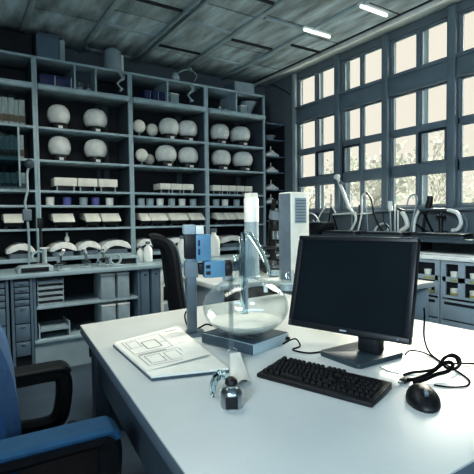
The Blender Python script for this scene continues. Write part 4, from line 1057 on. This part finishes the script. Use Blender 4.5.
bt('bulb_clamp', 'small white bulb clamp on a grey rod above the monitor right half', 'clamp', X1, [('rod', [(390, 207), (391, 233)], .008, 'pale'), ('bulb', [(390, 201), (390, 206), (391, 211)], .022, 'white'), ('hose', [(383, 212), (384, 222), (389, 228)], .006, 'black')], 391)
bt('curved_horn', 'cream curved horn-shaped spout with black clamp above the monitor right corner', 'spout', X2, [('horn', [(402, 212), (406, 219), (407, 226), (401, 231)], .022, 'cream'), ('bracket', [(398, 209), (404, 211)], .012, 'black'), ('rod', [(398, 209), (398, 234)], .008, 'white')], 398)
bt('swan_neck_pipe', 'thin grey swan-neck pipe rising above the white tube frame', 'pipe', X3, [('pipe', [(410, 233), (414, 214), (417, 200), (414, 194.5), (409, 198), (407, 205)], .007, 'pale')])
bt('white_tube_frame', 'large white rounded tube frame on the window bench at the right', 'tube frame', X1, [('left_upright', [(413.5, 234), (415, 220), (419, 210)], .013, 'white'), ('top_bar', [(419, 210), (432, 209.5), (448, 210)], .012, 'dark_steel'), ('arch', [(448, 210), (457, 213), (461, 222), (458, 229), (452, 230.5)], .017, 'white'), ('hose', [(424, 212), (428, 222), (433, 232)], .008, 'cable'), ('hose', [(416, 224), (424, 230), (432, 234)], .008, 'cable')])
bt('clamp_stand', 'black clamp stand inside the white tube frame', 'stand', X2, [('rod', [(440.5, 212.5), (441, 234)], .016, 'black'), ('clamp', [(437, 217), (445, 217)], .018, 'black'), ('foot', [(435, 233), (447, 232)], .012, 'black')], 441)
bt('black_scoop', 'black scoop standing upright against the right window', 'scoop', X3, [('blade', [(428, 208), (430, 201), (430.5, 196)], .028, 'black'), ('handle', [(423, 232), (424.5, 218), (427.5, 208)], .012, 'black')], 424)
bt('grey_hook', 'dark bent hook on the bench right of the white tube frame', 'hook', X2, [('hook', [(462, 215), (466, 219), (467, 226), (465, 233)], .011, 'grey')])
X4 = 3.53
bt('looped_hose', 'white hose lying in a low loop above the middle of the monitor top', 'hose', X4, [('hose', [(374, 232), (378, 226), (384, 223.5), (388.5, 227), (387, 232)], .011, 'white')], 380)
bt('drip_stand', 'thin pale rod stand with short cross bar behind the white desk lamp', 'stand', X4, [('rod', [(352, 192), (352, 234)], .006, 'pale'), ('cross_bar', [(346, 196), (357, 195)], .005, 'pale')], 352)
bt('glass_pipette', 'thin upright pale pipette rod left of the curved horn spout', 'pipette', X4, [('rod', [(395, 204), (395, 234)], .006, 'white'), ('tip', [(395, 198), (395, 204)], .011, 'pale')], 395)
t = thing('dark_box_instrument', 'black box instrument at the right edge below the raised shelf', 'lab instrument', (3.06, 1.56, ZB+.0125))
MB().bx(-.01, .09, -.16, .02, 0, .075, bev=.006).build('case', 'black', t); MB().bx(-.013, -.0105, -.14, 0, .02, .05).build('front_panel', 'grey', t)

# ------------------------------------------------------------------ ceiling lamps
def mk_lamp():
    t = thing('ceiling_lamp', '', 'lamp')
    MB().bx(-.19, .19, -.028, .028, -.018, 0, bev=.004).build('housing', 'plaster', t)
    MB().cyl((-.175, 0, -.034), (.175, 0, -.034), .0155, seg=14, bev=.004).build('diffuser', 'lamp_glow', t)
    return t
LM = Kind(mk_lamp)
LM.put('slim white ceiling lamp, farther from the camera, near the windows', (2.97, 3.155, ZC-.0), 0, .95, 'ceiling lamps'); LM.put('slim white ceiling lamp at the top edge of the view near the windows', (3.07, 2.565, ZC), 0, .95, 'ceiling lamps')
o = MB().tube([onX(265+k*5, 102+dy, XW-.004) for k, dy in enumerate((-18.0, -17.5, -16, -13.5, -11, -7))], .006, 6, smooth=4).build('wall_cable', 'cable'); tag(o, 'thin dark cable running across the wall beside the left window', 'cable')

# ------------------------------------------------------------------ light
w = bpy.data.worlds.new('world'); bpy.context.scene.world = w; w.use_nodes = True; nt = w.node_tree; bg = nt.nodes['Background']
tc = nt.nodes.new('ShaderNodeTexCoord'); nz = nt.nodes.new('ShaderNodeTexNoise'); nz.inputs['Scale'].default_value = 3
rp = nt.nodes.new('ShaderNodeValToRGB'); rp.color_ramp.elements[0].color = (.98, .91, .79, 1); rp.color_ramp.elements[1].color = (1.0, .94, .83, 1)
nt.links.new(tc.outputs['Generated'], nz.inputs['Vector']); nt.links.new(nz.outputs['Fac'], rp.inputs[0]); nt.links.new(rp.outputs[0], bg.inputs['Color'])
bg.inputs['Strength'].default_value = 1.0
def sun(name, d_, col, e, ang):
    l = bpy.data.lights.new(name, 'SUN'); l.energy = e; l.color = col; l.angle = R(ang)
    o = bpy.data.objects.new(name, l); C.objects.link(o); o.rotation_euler = Vector(d_).to_track_quat('-Z', 'Y').to_euler(); o.location = (6, 2, 6)
sun('overcast_sun', (-1, -.22, -.42), (1, .945, .80), 28.5, 50)
def area(name, loc, d_, col, e, sx_, sy):
    l = bpy.data.lights.new(name, 'AREA'); l.shape = 'RECTANGLE'; l.size = sx_; l.size_y = sy; l.energy = e; l.color = col
    o = bpy.data.objects.new(name, l); C.objects.link(o); o.location = loc; o.rotation_euler = Vector(d_).to_track_quat('-Z', 'Y').to_euler(); return l
area('front_fill', (.2, -2.0, 1.9), (.18, 1, .46), (.66, .86, 1.0), 66, 3.2, 1.1)  # added fill behind the camera, no fixture there
l2 = area('overhead_fill', (.5, 2.35, 2.93), (.05, .34, -1), (1, .96, .85), 40, 1.3, .9); l2.spread = R(130)  # added unseen fill above the view, brightens table back and shelves
ll = area('left_fill', (-2.2, -.9, 2.4), (5.2, 2.9, -1.3), (.78, .92, 1.0), 30, 1.6, 1.0); ll.spread = R(64)  # added unseen fill from the left, brightens the window bench fronts
vs = bpy.context.scene.view_settings
vs.view_transform = 'Standard'; vs.look = 'None'; vs.exposure = 0; vs.gamma = .84
